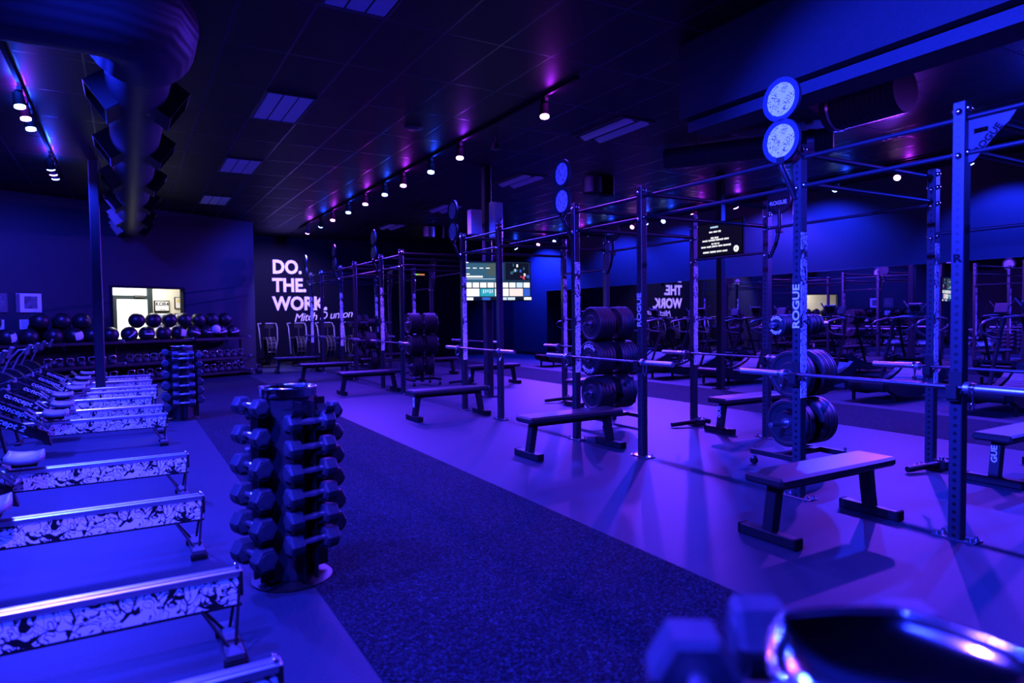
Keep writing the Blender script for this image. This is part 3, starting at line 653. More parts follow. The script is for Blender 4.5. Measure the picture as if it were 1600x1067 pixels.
def plate_tree(x, y, label, tname, spec, detail):
    o = thing('plate_tree', label, 'plate rack', (x, y, 0), 0, 'wheeled plate trees')
    b = MB(); b.box((0, 0, .80), (.07, .07, 1.46), .006); b.build('post', M['upright_plain'], o)
    b = MB(); b.box((0, 0, .13), (.62, .06, .05), .004)
    for sx in (-1, 1): b.box((sx * .30, 0, .13), (.05, .62, .05), .004)
    b.build('base_frame', M['black'], o)
    for sx in (-1, 1):
        for sy in (-1, 1):
            b = MB(); b.cyl((sx * .30, sy * .28, .060), (sx * .30, sy * .28, .19), .013, n=8, mat=1)
            b.cyl((sx * .30 - .014, sy * .28, .038), (sx * .30 + .014, sy * .28, .038), .037, n=16, mat=0); b.box((sx * .30, sy * .28, .07), (.045, .03, .03), 0, 1); b.build('caster', [M['matte'], M['zinc']], o)
    for ti, (z, kind, L_, R_) in enumerate(spec):
        for sx, lst in ((-1, L_), (1, R_)):
            b = MB(); b.cyl((sx * .035, 0, z), (sx * .41, 0, z), .0245, n=14); b.cyl((sx * .41, 0, z), (sx * .415, 0, z), .018, n=12); b.build('peg', M['steel'], o)
            xx = .055
            for k, t in enumerate(lst):
                pos = (x + sx * (xx + t / 2), y, z); rr = random.uniform(0, 6)
                me = PM[t] if kind == 'b' else CH[t]
                # a plate hangs on its peg by the bore
                pz = z - .002
                p = link('bumper_plate' if kind == 'b' else 'change_plate', me, None, (pos[0], pos[1], pz))
                side = 'left' if sx < 0 else 'right'
                tier = ('bottom', 'middle', 'top')[ti]
                cnt = 'outermost' if k == len(lst) - 1 else ('%s from the post' % ('first', 'second', 'third', 'fourth', 'fifth', 'sixth', 'seventh', 'eighth', 'ninth')[k])
                tag(p, '%s, %s %s peg, %s' % (('black bumper plate ' if kind == 'b' else 'small change plate ') + cnt, side, tier, tname), 'weight plate', 'plates on the plate trees')
                if detail and kind == 'b': h = link('hub', HUB, p)
                if detail == 2 and sx < 0 and k == len(lst) - 1 and kind == 'b' and ti == 1: pass
                if detail and k == len(lst) - 1 and sx < 0 and ((kind != 'b') or (detail == 3 and ti == 1)):
                    rad = .070 if kind != 'b' else .165; sz = .036 if kind != 'b' else .07
                    for a0 in (.75, .75 + PI): arc_text('ROGUE', rad, sz, a0, .36 if kind != 'b' else .32, M['print'], p, -t / 2 - .0005)
                xx += t + .001
    return o
th, md, tk, hv = .028, .042, .056, .085
plate_tree(5.57, 4.12, 'wheeled black plate tree loaded with plates behind the nearest bench', 'nearest plate tree', [(.43, 'b', [hv, tk], [hv, hv, tk]), (.89, 'b', [tk, md], [md, th, md, th, md, th]), (1.36, 'c', [.034] * 8, [.034, .034, .022, .034, .022, .034])], 2)
plate_tree(5.57, 7.02, 'wheeled black plate tree fully loaded behind the second front bench', 'second plate tree', [(.45, 'b', [tk, tk, tk, md, md], [hv, tk, tk, md]), (.91, 'b', [md, tk, md, md, th, th, md], [md, md, md, tk, md, md]), (1.36, 'b', [md, md, md, md, md, md], [md, md, md, md, md])], 3)
plate_tree(5.57, 13.55, 'wheeled black plate tree between the first two bays of the far rig', 'third plate tree', [(.43, 'b', [tk, md, md, md], [tk, tk, md]), (.88, 'b', [md] * 6, [md] * 6), (1.35, 'b', [md] * 6, [md] * 6)], 1)
plate_tree(5.57, 16.6, 'wheeled black plate tree in the middle of the far rig topped by small plates', 'fourth plate tree', [(.43, 'b', [tk, tk], [tk, tk]), (.90, 'b', [md] * 6, [md] * 5), (1.36, 'c', [.034] * 5, [.022])], 0)
plate_tree(5.75, 18.4, 'wheeled black plate tree at the lettered wall end of the far rig', 'farthest plate tree', [(.43, 'b', [tk, tk, md], [tk, md]), (.90, 'b', [md] * 3, [md] * 4), (1.36, 'b', [tk, tk, md], [md, tk])], 0)

# ------------------------------------------------------------------ dumbbell towers
def hexprism(b, c0, c1, r, bev, mat=0):
    c0 = Vector(c0); c1 = Vector(c1); ax = (c1 - c0).normalized()
    up_ = Vector((0, 0, 1)); sd = ax.cross(up_).normalized()
    rings = [(c0, r - bev), (c0 + ax * bev, r), (c1 - ax * bev, r), (c1, r - bev)]; vv = []
    for p, q in rings: vv += [p + (sd * math.cos(PI / 3 * k) + up_ * math.sin(PI / 3 * k)) * q for k in range(6)]
    ff = []
    for i in range(3): ff += [(i * 6 + k, i * 6 + (k + 1) % 6, i * 6 + 6 + (k + 1) % 6, i * 6 + 6 + k) for k in range(6)]
    ff += [tuple(range(5, -1, -1)), tuple(range(18, 24))]
    b.add(vv, ff, mat, False)
def dumbbell_meshes(r, hl, gap):
    a = MB(); hexprism(a, (gap / 2, 0, 0), (gap / 2 + hl, 0, 0), r, .010)
    a.cyl((gap / 2 + hl, 0, 0), (gap / 2 + hl + .002, 0, 0), r * .62, r * .60, 20)
    c = MB(); hexprism(c, (-gap / 2 - hl, 0, 0), (-gap / 2, 0, 0), r, .010); c.cyl((-gap / 2 - hl - .002, 0, 0), (-gap / 2 - hl, 0, 0), r * .60, r * .62, 20)
    h = MB(); h.lathe([(.014, -gap / 2 - .004), (.014, -gap / 2 + .012), (.0165, -gap * .2), (.018, 0), (.0165, gap * .2), (.014, gap / 2 - .012), (.014, gap / 2 + .004)], 16, 0, Matrix.Rotation(PI / 2, 4, 'Y'), 60)
    return a.mesh('head', M['hexhead']), c.mesh('head', M['hexhead']), h.mesh('handle', M['knurl'])
DBM = {}
def dumbbell(r, loc, rotz, label, group):
    k = round(r, 3)
    if k not in DBM: DBM[k] = dumbbell_meshes(k, .025 + k * .95, .135)
    o = thing('hex_dumbbell', label, 'dumbbell', loc, rotz, group); a, c, h = DBM[k]
    link('head', a, o); link('head', c, o); link('handle', h, o); return o
def tower(cx, cy, nrm_deg, tname, label, cols, top=1.06, rb=.22):
    """cols: (name, [(z, radius)], [empty z]) for four faces whose outward normals start at nrm_deg, 90 apart"""
    o = thing('dumbbell_tower', label, 'dumbbell rack', (cx, cy, 0), 0, 'dumbbell towers')
    a0 = R(nrm_deg)
    def P(a, r, tgt=0.0): return (math.cos(a) * r - math.sin(a) * tgt, math.sin(a) * r + math.cos(a) * tgt)
    poly = []; rim = []
    for k in range(4):
        a = a0 + k * PI / 2; poly += [P(a, .132, -.050), P(a, .132, .050)]
    for k in range(6):
        for t in (-30, -22, -11, 0, 11, 22):
            a = R(64 + t) + k * PI / 3; q = .55 * .140 / math.cos(R(t)) + .45 * .150; rim.append((math.cos(a) * q, math.sin(a) * q))
    b = MB(); b.prism(poly, .03, top - .020); b.build('body', M['column_blue'], o)
    b = MB(); b.lathe([(.001, .004), (rb, .004), (rb, .012), (rb * .8, .020), (.10, .030), (.001, .030)], 36); b.build('base', M['black'], o)
    b = MB(); n = len(rim); vv = []
    for f_, dz in ((1, .03), (.975, .03), (.93, .017), (.82, .006), (.62, -.004), (.40, -.010), (.18, -.012)): vv += [(x * f_ if f_ > .9 else x / math.hypot(x, y) * .148 * f_, y * f_ if f_ > .9 else y / math.hypot(x, y) * .148 * f_, top + dz) for x, y in rim]
    vv += [(x, y, top - .020) for x, y in rim]
    ff = []
    for r_ in range(6): ff += [(r_ * n + k, r_ * n + (k + 1) % n, (r_ + 1) * n + (k + 1) % n, (r_ + 1) * n + k) for k in range(n)]
    b.add(vv, ff + [tuple(range(6 * n, 7 * n))], 0, True)
    b.add(vv, [(k, 7 * n + k, 7 * n + (k + 1) % n, (k + 1) % n) for k in range(n)] + [tuple(range(8 * n - 1, 7 * n - 1, -1))], 0, False)
    tr = b.build('tray', M['tray'], o)
    b = MB(); b.tube([(x, y, top + .03) for x, y in rim], .0055, 8, 0, True); b.build('rim', M['chrome'], tr)
    for k, (nm, zs, empt) in enumerate(cols):
        a = a0 + k * PI / 2
        Mk = Matrix.Translation((math.cos(a) * .222, math.sin(a) * .222, 0)) @ Matrix.Rotation(a + PI / 2, 4, 'Z')   # local x tangential, -y outward
        b = MB()
        for sx in (-1, 1): b.box((sx * .038, .065, top / 2), (.012, .10, top - .08), .002, 0, Mk)
        b.build('column_plate', M['black'], o)
        for z, r in list(zs) + list(empt):
            hl = .025 + r * .95
            for sx in (-1, 1):
                b = MB(); n_ = 9; ro, ri = r * .866 + .010, r * .866 + .004; vv = []; xs_ = (sx * .074, sx * (.070 + hl * .8))
                for x_ in xs_:
                    for q in range(n_):
                        t = PI + PI * q / (n_ - 1)
                        for rr in (ri, ro): vv.append((x_, rr * math.cos(t), rr * math.sin(t) - .006))
                ff = []; S = n_ * 2
                for q in range(n_ - 1):
                    i = q * 2; ff += [(i, i + 2, S + i + 2, S + i), (i + 1, S + i + 1, S + i + 3, i + 3), (i, i + 1, i + 3, i + 2), (S + i, S + i + 2, S + i + 3, S + i + 1)]
                ff += [(0, S, S + 1, 1), (S - 2, S - 1, 2 * S - 1, 2 * S - 2)]
                b.add(vv, ff, 0, False, Mk @ Matrix.Translation((0, 0, z)))
                b.box((sx * .062, .04, z - .045), (.03, .07, .02), 0, 0, Mk); b.build('saddle', M['column_blue'], o)
        for j, (z, r) in enumerate(zs):
            p = Mk @ Vector((0, 0, z))
            lv = 'top' if j == 0 else ('bottom' if j == len(zs) - 1 else '%s from top' % ('', 'second', 'third', 'fourth', 'fifth', 'sixth', 'seventh')[j])
            dumbbell(r, (cx + p.x, cy + p.y, z), a + PI / 2, 'black hex dumbbell, %s in the %s of the %s' % (lv, nm, tname), 'hex dumbbells on the towers')
    return o
M['column_blue'] = noisy('tower_powder_coat', .018, .023, 80, .5, .05, spec=.3, tint=(.6, .8, 1))
LZ = [(1.005, .047), (.845, .051), (.680, .058), (.515, .062), (.355, .066), (.195, .067)]
MZ = [(.915, .050), (.780, .050), (.650, .054), (.520, .055), (.395, .056), (.265, .058)]
SZ = [(.95, .048), (.82, .048), (.69, .052), (.56, .052), (.43, .056), (.30, .056)]
tower(.775, 3.86, 59.9 + 45 + 3, 'near left tower', 'black dumbbell tower with polished tray standing at the near left mat edge', [('far left column', SZ, []), ('left column', LZ, []), ('right column', MZ, [(1.0, .05)]), ('far right column', SZ, [])])
tower(.70, 11.0, 59.9 + 30, 'far tower', 'black dumbbell tower standing at the far end of the rower row', [('hidden column', SZ, []), ('left column', LZ, []), ('front column', [(.98, .05)] + MZ, []), ('right column', SZ, [])])
tower(.765, .425, 59.9 - 6, 'foreground tower', 'dumbbell tower with polished tray cropped in the bottom right corner', [('far column', [(.985, .056), (.855, .056), (.72, .06), (.59, .06), (.46, .06)], []), ('left column', [(.99, .06), (.83, .06), (.66, .066), (.50, .066)], []), ('near column', [(.83, .06), (.66, .06), (.50, .06)], []), ('right column', SZ, [])], 1.03)

# ------------------------------------------------------------------ rowing machines (rail runs along x, rear foot at right)
def rower_proto():
    o = thing('rowing_machine', '', 'rowing machine', (0, 0, 0), 0, 'rowing machines in a row')
    # rail from x=-1.45 to 0, top at .37
    b = MB(); b.box((-.74, 0, .345), (1.50, .050, .035), .006); b.box((-.74, 0, .325), (1.50, .030, .02)); b.box((-.74, 0, .366), (1.49, .030, .006), .002); rail = b.build('rail', M['alu'], o)
    b = MB(); b.box((-.70, 0, .268), (1.40, .034, .125), .003); b.build('graffiti_panel', M['graffiti'], rail)
    b = MB(); b.box((-.70, 0, .203), (1.41, .042, .010)); b.box((.004, 0, .30), (.014, .062, .11), .003); b.build('rail_trim', M['black'], rail)
    b = MB()
    for sy in (-.016, .016): b.sphere((-.012, sy, .372), .009, 10, 6)
    b.build('end_bolt', M['chrome'], rail)
    b = MB()
    for sy in (-1, 1):
        b.cyl((-.005, sy * .030, .30), (-.035, sy * .10, .055), .007, n=8); b.cyl((-.16, sy * .018, .21), (-.06, sy * .10, .055), .007, n=8)
    rl = b.build('rear_leg', M['black'], o)
    b = MB(); b.box((-.045, 0, .045), (.075, .36, .035), .006); b.box((-.045, 0, .07), (.06, .12, .016), .004); b.build('foot_bar', M['grey'], rl)
    for sy in (-1, 1): b = MB(); b.box((-.045, sy * .165, .014), (.09, .05, .028), .004); b.build('rubber_foot', M['matte'], rl)
    # seat
    b = MB(); n = 9; vv = []; ff = []
    for i in range(n):
        for j in range(n):
            u = -1 + 2 * i / (n - 1); v = -1 + 2 * j / (n - 1)
            vv.append((-1.10 + u * .125 * (1 - .12 * v * v), v * .165 * (1 - .10 * u * u), .452 + .022 * u * u + .020 * v * v * (1 if u < .4 else .6)))
    N = n * n; vv += [(x, y, z - .045 if abs(y) < .2 else z) for x, y, z in vv]
    for i in range(n - 1):
        for j in range(n - 1):
            a = i * n + j; ff.append((a, a + n, a + n + 1, a + 1)); ff.append((N + a, N + a + 1, N + a + n + 1, N + a + n))
    edge = [(i, 0) for i in range(n)] + [(n - 1, j) for j in range(1, n)] + [(i, n - 1) for i in range(n - 2, -1, -1)] + [(0, j) for j in range(n - 2, 0, -1)]
    E_ = [i * n + j for i, j in edge]; ff += [(E_[k], N + E_[k], N + E_[(k + 1) % len(E_)], E_[(k + 1) % len(E_)]) for k in range(len(E_))]
    b.add(vv, ff, 0, True); st = b.build('seat', M['seat'], o)
    b = MB(); b.box((-1.10, 0, .402), (.16, .07, .035), .004); b.build('seat_carriage', M['black'], st)
    # main body beam sloping down to the nose at right
    A = Vector((-2.02, 0, .64)); B_ = Vector((-1.20, 0, .20)); d = (B_ - A); L_ = d.length; ang = math.atan2(-(B_.z - A.z), B_.x - A.x)
    Mx = Matrix.Translation((A + B_) / 2) @ Matrix.Rotation(ang, 4, 'Y')
    b = MB(); b.box((0, 0, 0), (L_, .075, .105), .006, 0, Mx); b.prism([(L_ / 2 - .01, -.0525), (L_ / 2 - .01, .0525), (L_ / 2 + .10, -.065), (L_ / 2 + .02, -.080)], -.04, .04, 0, Mx @ Matrix.Rotation(PI / 2, 4, 'X'))
    bd = b.build('main_beam', M['black'], o)
    T = Mx @ Matrix.Translation((.05, -.0385, .0)) @ Matrix.Rotation(PI / 2, 4, 'X')
    q = link('lettering', CON, bd); q.matrix_local = T
    T = Mx @ Matrix.Translation((-.31, -.0385, .0)) @ Matrix.Rotation(PI / 2, 4, 'X'); q = link('red_mark', REDM, bd); q.matrix_local = T
    b = MB()
    for sy in (-1, 1):
        Mf = Matrix.Translation((-1.26, sy * .135, .40)) @ Matrix.Rotation(R(42), 4, 'Y'); b.box((0, 0, 0), (.30, .11, .014), .003, 0, Mf); b.box((.13, 0, .03), (.012, .10, .06), .002, 0, Mf)
    b.cyl((-1.27, -.19, .39), (-1.27, .19, .39), .014, n=8); fp = b.build('foot_plates', M['grey'], o)
    for sy in (-1, 1): b = MB(); Mf = Matrix.Translation((-1.26, sy * .135, .41)) @ Matrix.Rotation(R(42), 4, 'Y'); b.tube([(0, -.06, .01), (0, -.05, .05), (0, .05, .05), (0, .06, .01)], .010, 6, 0, False, Mf); b.build('foot_strap', M['matte'], fp)
    b = MB(); b.cyl((-2.08, -.11, .48), (-2.08, .11, .48), .27, n=32); b.cyl((-2.08, -.125, .48), (-2.08, .125, .48), .20, n=28)
    for k in range(12): a = k * PI / 6; b.tube([(-2.08 + .10 * math.cos(a), -.128, .48 + .10 * math.sin(a)), (-2.08 + .26 * math.cos(a), -.114, .48 + .26 * math.sin(a))], .006, 5)
    b.build('flywheel_cage', M['black'], o)
    b = MB(); b.box((-2.12, 0, .02), (.07, .58, .04), .006); b.cyl((-2.12, 0, .04), (-2.06, 0, .25), .03, n=8); b.cyl((-1.62, 0, .36), (-1.55, 0, .02), .018, n=8); b.box((-1.55, 0, .016), (.06, .3, .03), .004); b.build('front_leg', M['black'], o)
    b = MB(); b.tube([(-2.02, .03, .70), (-1.92, .03, .92), (-1.80, .03, 1.06), (-1.72, .03, 1.06)], .014, 8); ma = b.build('monitor_arm', M['alu'], o)
    b = MB(); Mm = Matrix.Translation((-1.68, .03, 1.06)) @ Matrix.Rotation(R(20), 4, 'Y'); b.box((0, 0, 0), (.045, .19, .17), .01, 0, Mm); b.box((.0235, 0, .02), (.003, .13, .08), 0, 1, Mm); b.build('monitor', [M['grey'], M['matte']], ma)
    b = MB(); b.tube([(-1.66, -.22, .70), (-1.64, -.10, .66), (-1.64, .10, .66), (-1.66, .22, .70)], .015, 8); b.box((-1.68, 0, .665), (.08, .05, .03), .004); b.cyl((-1.72, 0, .665), (-1.85, 0, .62), .007, n=6); b.build('pull_handle', M['grey'], o)
    return o
CON = text_mesh('concept 2', .090, .0008, .002, 'CENTER', .12, 1.02, 1.15); CON.materials.append(M['print'])
b = MB()
for sx in (-.03, .03): b.tube([(sx + .018, .024, 0), (sx - .016, .014, 0), (sx - .016, -.014, 0), (sx + .018, -.024, 0)], .007, 6)
REDM = b.mesh('red_mark', M['red'])
rp = rower_proto(); first = True
RY = [2.22, 3.15, 4.63, 6.14, 8.95, 9.92, 11.1, 12.25, 13.05, 14.3, 15.6]
RLB = ['rowing machine nearest the camera, only its rail end showing at the bottom edge', 'rowing machine with the large graffiti rail in the lower left, second from the camera', 'rowing machine third from the camera, rail ending beside the near dumbbell tower', 'rowing machine fourth from the camera, its seat cut by the left edge', 'rowing machine just beyond the gap in the row, fifth from the camera', 'rowing machine sixth from the camera, second beyond the gap', 'rowing machine seventh from the camera, behind the foot of the column', 'rowing machine eighth from the camera', 'rowing machine ninth from the camera', 'rowing machine tenth from the camera', 'rowing machine at the far end of the row by the kettlebell shelves']
for k, y in enumerate(RY):
    loc = (.40 + random.uniform(-.015, .015), y, 0)
    if y == 11.1: loc = (.30, 11.2, 0)
    if y == 13.05: loc = (.42, 13.0, 0)
    if first: rp.location = loc; rp['label'] = RLB[k]; first = False
    else: dup(rp, loc, R(random.uniform(-.5, .5)), RLB[k])

# ------------------------------------------------------------------ ball and kettlebell shelves along the angled wall
def wl(t, n, z): return wpt(t, z, n)
SECT = [(-4.45, -2.83), (-2.83, -1.13), (-1.13, .53), (.53, 2.12)]
SN = ['fourth from the right, behind the rowers', 'third from the right, behind the rowers', 'second from the right, under the office window', 'at the right end of the wall']
for k, (a, c) in enumerate(SECT):
    o = thing('storage_rack', 'black three tier ball and kettlebell rack, %s' % SN[k], 'storage rack', wl((a + c) / 2, .40, 0), WROT, 'storage racks along the angled wall')
    w_ = c - a - .03
    for z, dp in ((.98, .44), (.47, .52), (.10, .56)):
        b = MB(); Mt = Matrix.Translation((0, -.02 - (.56 - dp) * .2, z)) @ Matrix.Rotation(R(0), 4, 'X')
        b.box((0, 0, -.012), (w_ - .05, dp, .012), 0, 0, Mt); b.box((0, -dp / 2, .012), (w_ - .05, .012, .06), 0, 0, Mt); b.box((0, dp / 2, .01), (w_ - .05, .012, .05), 0, 0, Mt); b.build('shelf', M['black'], o)
    for sx in ((1, -1) if k == 0 else (1,)):
        b = MB(); b.box((sx * w_ / 2, .12, .49), (.05, .07, .96), .004); b.box((sx * w_ / 2, -.02, .03), (.05, .62, .06), .004); b.build('upright', M['black'], o)
        for z, dp in ((.98, .44), (.47, .52), (.10, .56)):
            b = MB(); b.prism([(.22, -.04), (-dp / 2 - .02, .0), (-dp / 2 - .05, .045), (-dp / 2 - .03, .07), (.22, .05)], -.022, .022, 0, Matrix.Translation((sx * w_ / 2, -.02, z)) @ Matrix(((0, 0, 1, 0), (1, 0, 0, 0), (0, 1, 0, 0), (0, 0, 0, 1))))
            b.build('shelf_bracket', M['bracket'] if 'bracket' in M else M.setdefault('bracket', mat('pale_bracket', (.12, .12, .12), .5)), o)
# balls
BR = .18
bm = MB(); bm.sphere((0, 0, 0), BR, 28, 16)
for k in range(3): pass
BALL = bm.mesh('medicine_ball', noisy('ball_leather', .007, .010, 40, .4, .1, spec=.3))
bm = MB()
for a in (0, PI / 3, 2 * PI / 3): bm.tube([(BR * 1.0 * math.cos(a) * math.cos(q), BR * 1.0 * math.sin(a) * math.cos(q), BR * 1.0 * math.sin(q)) for q in [2 * PI * j / 36 for j in range(36)]], .002, 5, 0, True)
SEAM = bm.mesh('seam', M['matte'])
def patch_mesh(w0, h0):
    b = MB(); vv = []; ff = []; n = 8
    for i in range(n + 1):
        for j in range(n + 1):
            a = (-.5 + i / n) * w0; e = (-.5 + j / n) * h0; vv.append((BR * 1.012 * math.sin(a) * math.cos(e), -BR * 1.012 * math.cos(a) * math.cos(e), BR * 1.012 * math.sin(e)))
    for i in range(n):
        for j in range(n): q = i * (n + 1) + j; ff.append((q, q + n + 1, q + n + 2, q + 1))
    b.add(vv, ff, 0, True); return b
PATCH = patch_mesh(1.15, .95).mesh('white_patch', M['paper']); STRIPE = patch_mesh(1.2, .16).mesh('logo_stripe', M['paper'])
def ball(t, n, z, r, deco, label, tilt=0.0):
    o = thing('medicine_ball', label, 'medicine ball', wl(t, n, z), WROT + random.uniform(-.3, .3), 'medicine balls on the top shelf')
    o.scale = (1, 1, 1)
    q = link('ball_shell', BALL if deco != 'white' else BALLW, o)
    if deco != 'white': s_ = link('seam', SEAM, o); s_.rotation_euler = (random.uniform(0, 3), random.uniform(0, 3), 0)
    if deco == 'patch': s_ = link('white_patch', PATCH, o, (0, 0, 0), (0, tilt, .5))
    if deco == 'stripe': s_ = link('logo_stripe', STRIPE, o, (0, 0, 0), (0, tilt, .1))
    return o
bm = MB(); bm.sphere((0, 0, 0), .115, 24, 14); BALLW = bm.mesh('medicine_ball', M['paper'])
r_ = .18; zb = 1.165; zt = 1.478
fr = [(-4.2, 'plain'), (-3.75, 'plain'), (-3.3, 'patch'), (-2.9, 'plain'), (-2.45, 'plain'), (-2.05, 'patch'), (-1.68, 'plain'), (-1.3, 'plain'), (-.88, 'stripe'), (-.48, 'stripe'), (-.07, 'plain'), (.30, 'patch'), (.69, 'stripe'), (1.06, 'stripe'), (1.44, 'stripe'), (1.80, 'stripe')]
for i, (t, dco) in enumerate(fr):
    side = 'left of the column' if t < -1.5 else 'right of the column'
    ball(t, .40, zb, r_, dco, 'black medicine ball %s, %s from the right, top shelf' % ({'plain': 'with plain shell', 'patch': 'with white patch', 'stripe': 'with white stripe'}[dco], 'lower layer, ' + (ORD[len(fr) - 1 - i] if len(fr) - 1 - i < 15 else 'sixteenth')), random.uniform(-.3, .3) if t != -.88 else -.7)
bk = [-3.975, -3.525, -2.675, -2.25, -1.865, -.68, -.275, .115, .495, .875, 1.25, 1.62]
for i, t in enumerate(bk):
    ball(t, .33 if i != 5 else .36, zt + random.uniform(-.003, .012), r_, 'plain', 'plain black medicine ball in the upper layer on the top shelf, %s from the right' % ORD[len(bk) - 1 - i])
ball(1.20, .58, 1.235, .115, 'white', 'small pale ball perched on the front of the top shelf between black balls')
# kettlebells
kb = MB(); kb.lathe([(.001, 0), (.055, 0), (.075, .018), (.092, .055), (.094, .085), (.086, .12), (.066, .145), (.03, .158), (.001, .16)], 22, 0, None, 70); KBODY = kb.mesh('bell', M['rubber'])
kb = MB(); kb.tube([(-.055, 0, .135), (-.072, 0, .18), (-.066, 0, .218), (-.035, 0, .235), (.035, 0, .235), (.066, 0, .218), (.072, 0, .18), (.055, 0, .135)], .0155, 10); KHAND = kb.mesh('handle', M['chrome'])
kp = thing('kettlebell', '', 'kettlebell', (0, 0, 0), WROT, 'kettlebells on the racks'); link('bell', KBODY, kp); link('handle', KHAND, kp); first = True
def put_kb(t, n, z, s_, lb, rz=0):
    global first
    if first: o = kp; o.location = wl(t, n, z); first = False
    else: o = dup(kp, wl(t, n, z))
    o['label'] = lb; o.rotation_euler = (0, 0, WROT + rz)
    for c_ in o.children: c_.scale = (s_, s_, s_)
def spread(a, c, n): return [a + (c - a) * (i + .5) / n for i in range(n)]
SK = ['fourth rack from the right', 'third rack from the right', 'rack under the office window', 'right end rack']
for k, (a, c) in enumerate(SECT):
    for i, t in enumerate(spread(a + .10, c - .08, 8 if k == 2 else 7)): put_kb(t, .50, .4645, 1.0 - .03 * (i % 3), 'black kettlebell with shiny handle, %s from left, middle shelf, %s' % (ordn(i) if i else 'first', SK[k]), random.uniform(-.2, .2))
    for i, t in enumerate(spread(a + .10, c - .08, 7)): put_kb(t, .52, .0945, 1.05, 'dark kettlebell, %s from left, bottom shelf front row, %s' % (ordn(i) if i else 'first', SK[k]), random.uniform(-.2, .2))
    if k == 3:
        for i, t in enumerate(spread(a + .8, c - .08, 4)): put_kb(t, .28, .0945, 1.25, 'large dark kettlebell, %s from left, bottom shelf back row, right end rack' % ordn(i), 0)
put_kb(2.42, .60, .002, 1.05, 'kettlebell with bright handle standing on the floor past the right end rack')

# ------------------------------------------------------------------ curved treadmills facing the mirror
def treadmill_proto():
    o = thing('curved_treadmill', '', 'treadmill', (0, 0, 0), 0, 'curved treadmills facing the mirror')
    prof = [(0.02, .36), (.10, .335), (.25, .285), (.5, .235), (.75, .225), (1.0, .25), (1.25, .315), (1.45, .40), (1.60, .50)]
    b = MB(); vv = []; ff = []
    for x, z in prof: vv += [(x, -.27, z), (x, .27, z), (x, .27, z - .05), (x, -.27, z - .05)]
    for i in range(len(prof) - 1):
        for k in range(4): ff.append((i * 4 + k, i * 4 + (k + 1) % 4, i * 4 + 4 + (k + 1) % 4, i * 4 + 4 + k))
    ff += [(3, 2, 1, 0), tuple(range(len(vv) - 4, len(vv)))]
    b.add(vv, ff, 0, False)
    for i in range(1, 31):
        f = i / 31 * (len(prof) - 1); j = int(f); u = f - j; x = prof[j][0] * (1 - u) + prof[j + 1][0] * u; z = prof[j][1] * (1 - u) + prof[j + 1][1] * u
        b.box((x, 0, z + .001), (.008, .53, .004), 0, 1)
    b.build('running_belt', [M['belt'], M['matte']], o)
    for sy in (-1, 1):
        b = MB(); pl = [(x, z + .035) for x, z in prof] + [(1.68, .50), (1.72, .38), (1.60, .26), (1.30, .14), (.9, .085), (.5, .085), (.2, .13), (.0, .22), (-.03, .32)]
        b.prism(pl, -.045, .045, 0, Matrix.Translation((0, sy * .335, 0)) @ Matrix.Rotation(PI / 2, 4, 'X')); b.build('side_frame', M['black'], o)
        b = MB(); b.box((.62, sy * .335, .30), (1.0, .06, .012), .003, 0, Matrix.Identity(4)); b.build('foot_rail', M['upright_plain'], o)
        b = MB(); b.tube([(1.02, sy * .36, .28), (1.16, sy * .37, .62), (1.34, sy * .36, 1.10), (1.40, sy * .34, 1.36)], .030, 10); b.build('upright', M['black'], o)
        b = MB(); b.tube([(1.40, sy * .34, 1.34), (1.20, sy * .36, 1.36), (.86, sy * .37, 1.31), (.74, sy * .37, 1.24), (.80, sy * .37, 1.14), (1.05, sy * .36, 1.06), (1.32, sy * .36, 1.04)], .019, 8); b.build('handrail', M['rail'], o)
        for x in (.18, 1.45): b = MB(); b.cyl((x, sy * .335, 0), (x, sy * .335, .14), .028, n=10); b.build('foot', M['matte'], o)
    b = MB(); b.cyl((.02, -.29, .27), (.02, .29, .27), .085, n=18); b.build('rear_roller', M['rubber'], o)
    b = MB(); b.tube([(1.40, -.34, 1.36), (1.42, -.2, 1.38), (1.42, .2, 1.38), (1.40, .34, 1.36)], .02, 8); b.cyl((1.42, 0, 1.36), (1.46, 0, 1.5), .02, n=8); b.tube([(1.43, -.02, 1.40), (1.46, -.22, 1.66)], .014, 6); b.tube([(1.43, .02, 1.40), (1.46, .22, 1.66)], .014, 6); cb = b.build('console_bar', M['rail'], o)
    b = MB(); Mm = Matrix.Translation((1.45, 0, 1.52)) @ Matrix.Rotation(R(-18), 4, 'Y'); b.box((0, 0, 0), (.04, .24, .20), .01, 0, Mm); b.box((-.022, 0, .01), (.004, .17, .11), 0, 1, Mm); b.build('console', [M['grey'], M['matte']], cb)
    b = MB(); b.box((1.62, 0, .30), (.12, .58, .2), .02); b.build('front_cover', M['black'], o)
    return o
M['belt'] = noisy('rubber_slat_belt', .055, .07, 50, .5, .1); M['rail'] = mat('grip_tube', (.06, .06, .06), .3)
tp = treadmill_proto(); first = True
TY = [3.05, 4.75, 6.45, 8.15, 9.85, 11.5, 13.1, 14.7, 16.3]
TL = ['curved treadmill cut by the right edge of the view', 'curved treadmill behind the nearest rig post at right', 'curved treadmill between the two right rig posts, its belt catching purple light', 'curved treadmill seen behind the nearest plate tree', 'curved treadmill behind the rear bench and left of the nearest plate tree', 'curved treadmill seen past the second plate tree, right of it', 'curved treadmill just left of the second plate tree', 'curved treadmill left of the post with the graffiti panel, near the menu screen', 'curved treadmill farthest along the mirror']
for k, y in enumerate(TY):
    if first: tp.location = (10.45, y, 0); tp['label'] = TL[k]; first = False
    else: dup(tp, (10.45 + random.uniform(-.04, .04), y, 0), R(random.uniform(-1, 1)), TL[k])

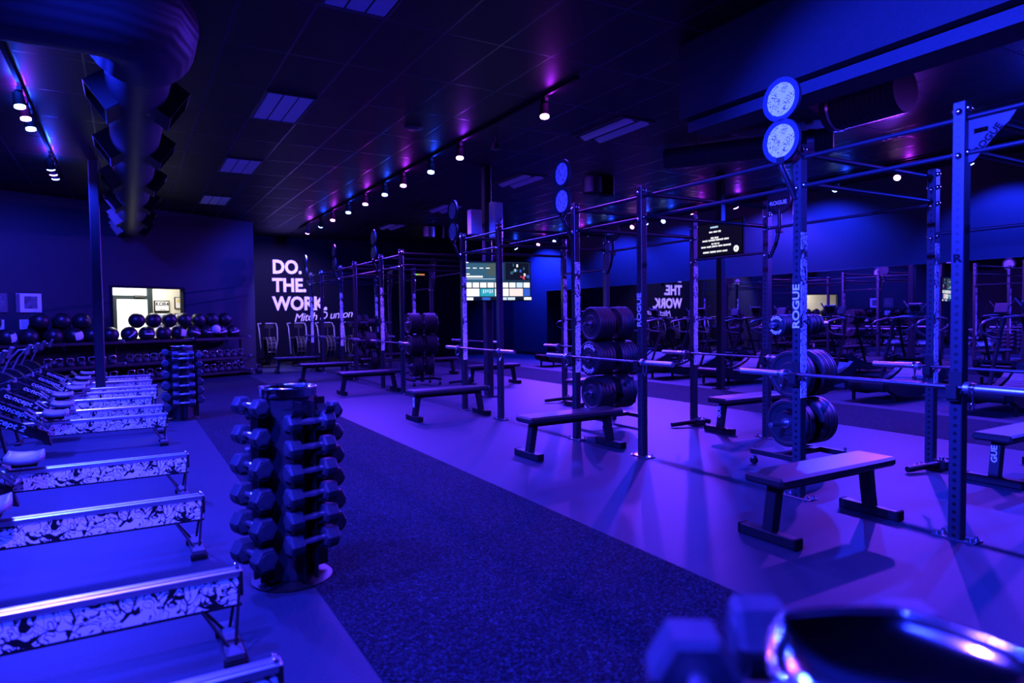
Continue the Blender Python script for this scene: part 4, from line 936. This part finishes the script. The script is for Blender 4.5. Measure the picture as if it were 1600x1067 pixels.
# ------------------------------------------------------------------ air bikes before the lettered wall
def bike_proto():
    o = thing('air_bike', '', 'exercise bike', (0, 0, 0), 0, 'air bikes before the lettered wall')
    b = MB(); b.box((0, -.55, .04), (.5, .07, .06), .008); b.box((0, .55, .04), (.5, .07, .06), .008); b.box((0, 0, .09), (.06, 1.1, .06), .006); b.tube([(0, .1, .1), (0, .28, .62)], .04, 10); b.tube([(0, -.4, .1), (0, -.42, .55)], .035, 10); b.build('frame', M['black'], o)
    b = MB(); b.cyl((-.11, -.40, .62), (.11, -.40, .62), .30, n=32); b.build('fan', M['matte'], o)
    b = MB()
    for sx in (-1, 0, 1):
        b.tube([(sx * .12, -.40 + .31 * math.cos(a), .62 + .31 * math.sin(a)) for a in [2 * PI * j / 28 for j in range(28)]], .011, 6, 0, True)
    for k in range(14): a = 2 * PI * k / 14; b.tube([(-.12, -.40 + .31 * math.cos(a), .62 + .31 * math.sin(a)), (.12, -.40 + .31 * math.cos(a), .62 + .31 * math.sin(a))], .006, 5)
    b.build('fan_cage', M['rail'], o)
    b = MB(); b.box((0, .30, .86), (.24, .26, .07), .03); b.cyl((0, .29, .6), (0, .30, .84), .022, n=10); b.build('saddle', M['vinyl'], o)
    for sx in (-1, 1):
        b = MB(); b.tube([(sx * .20, -.1, .38), (sx * .26, -.25, .85), (sx * .27, -.16, 1.22), (sx * .27, .02, 1.34), (sx * .16, .05, 1.35)], .018, 8); b.build('arm_lever', M['lever'], o)
        b = MB(); b.box((sx * .22, .02 + sx * .12, .32 + sx * .08), (.10, .09, .025), .004); b.cyl((0, 0, .33), (sx * .2, .02 + sx * .12, .32 + sx * .08), .014, n=8); b.build('pedal', M['matte'], o)
    b = MB(); b.tube([(0, -.35, .9), (0, -.30, 1.2)], .02, 8); b.box((0, -.29, 1.27), (.26, .05, .16), .01); b.box((0, -.29, 1.355), (.20, .06, .014), .003, 1); b.build('console', [M['black'], M['paper']], o)  # pale strip on the console paints in its lit top edge
    return o
M['lever'] = mat('lever_tube', (.16, .16, .16), .4)
bk_ = bike_proto(); first = True
for k, (x, lb) in enumerate(((3.78, 'air bike at the left end, standing below the letter D'), (4.66, 'air bike second from the left below the lettering'), (5.54, 'air bike third from the left below the handwritten lettering'), (6.42, 'air bike fourth from the left, behind the rig posts'), (7.3, 'air bike at the right end of the row before the far wall'))):
    if first: bk_.location = (x, 21.7, 0); bk_['label'] = lb; first = False
    else: dup(bk_, (x, 21.7, 0), R(random.uniform(-4, 4)), lb)
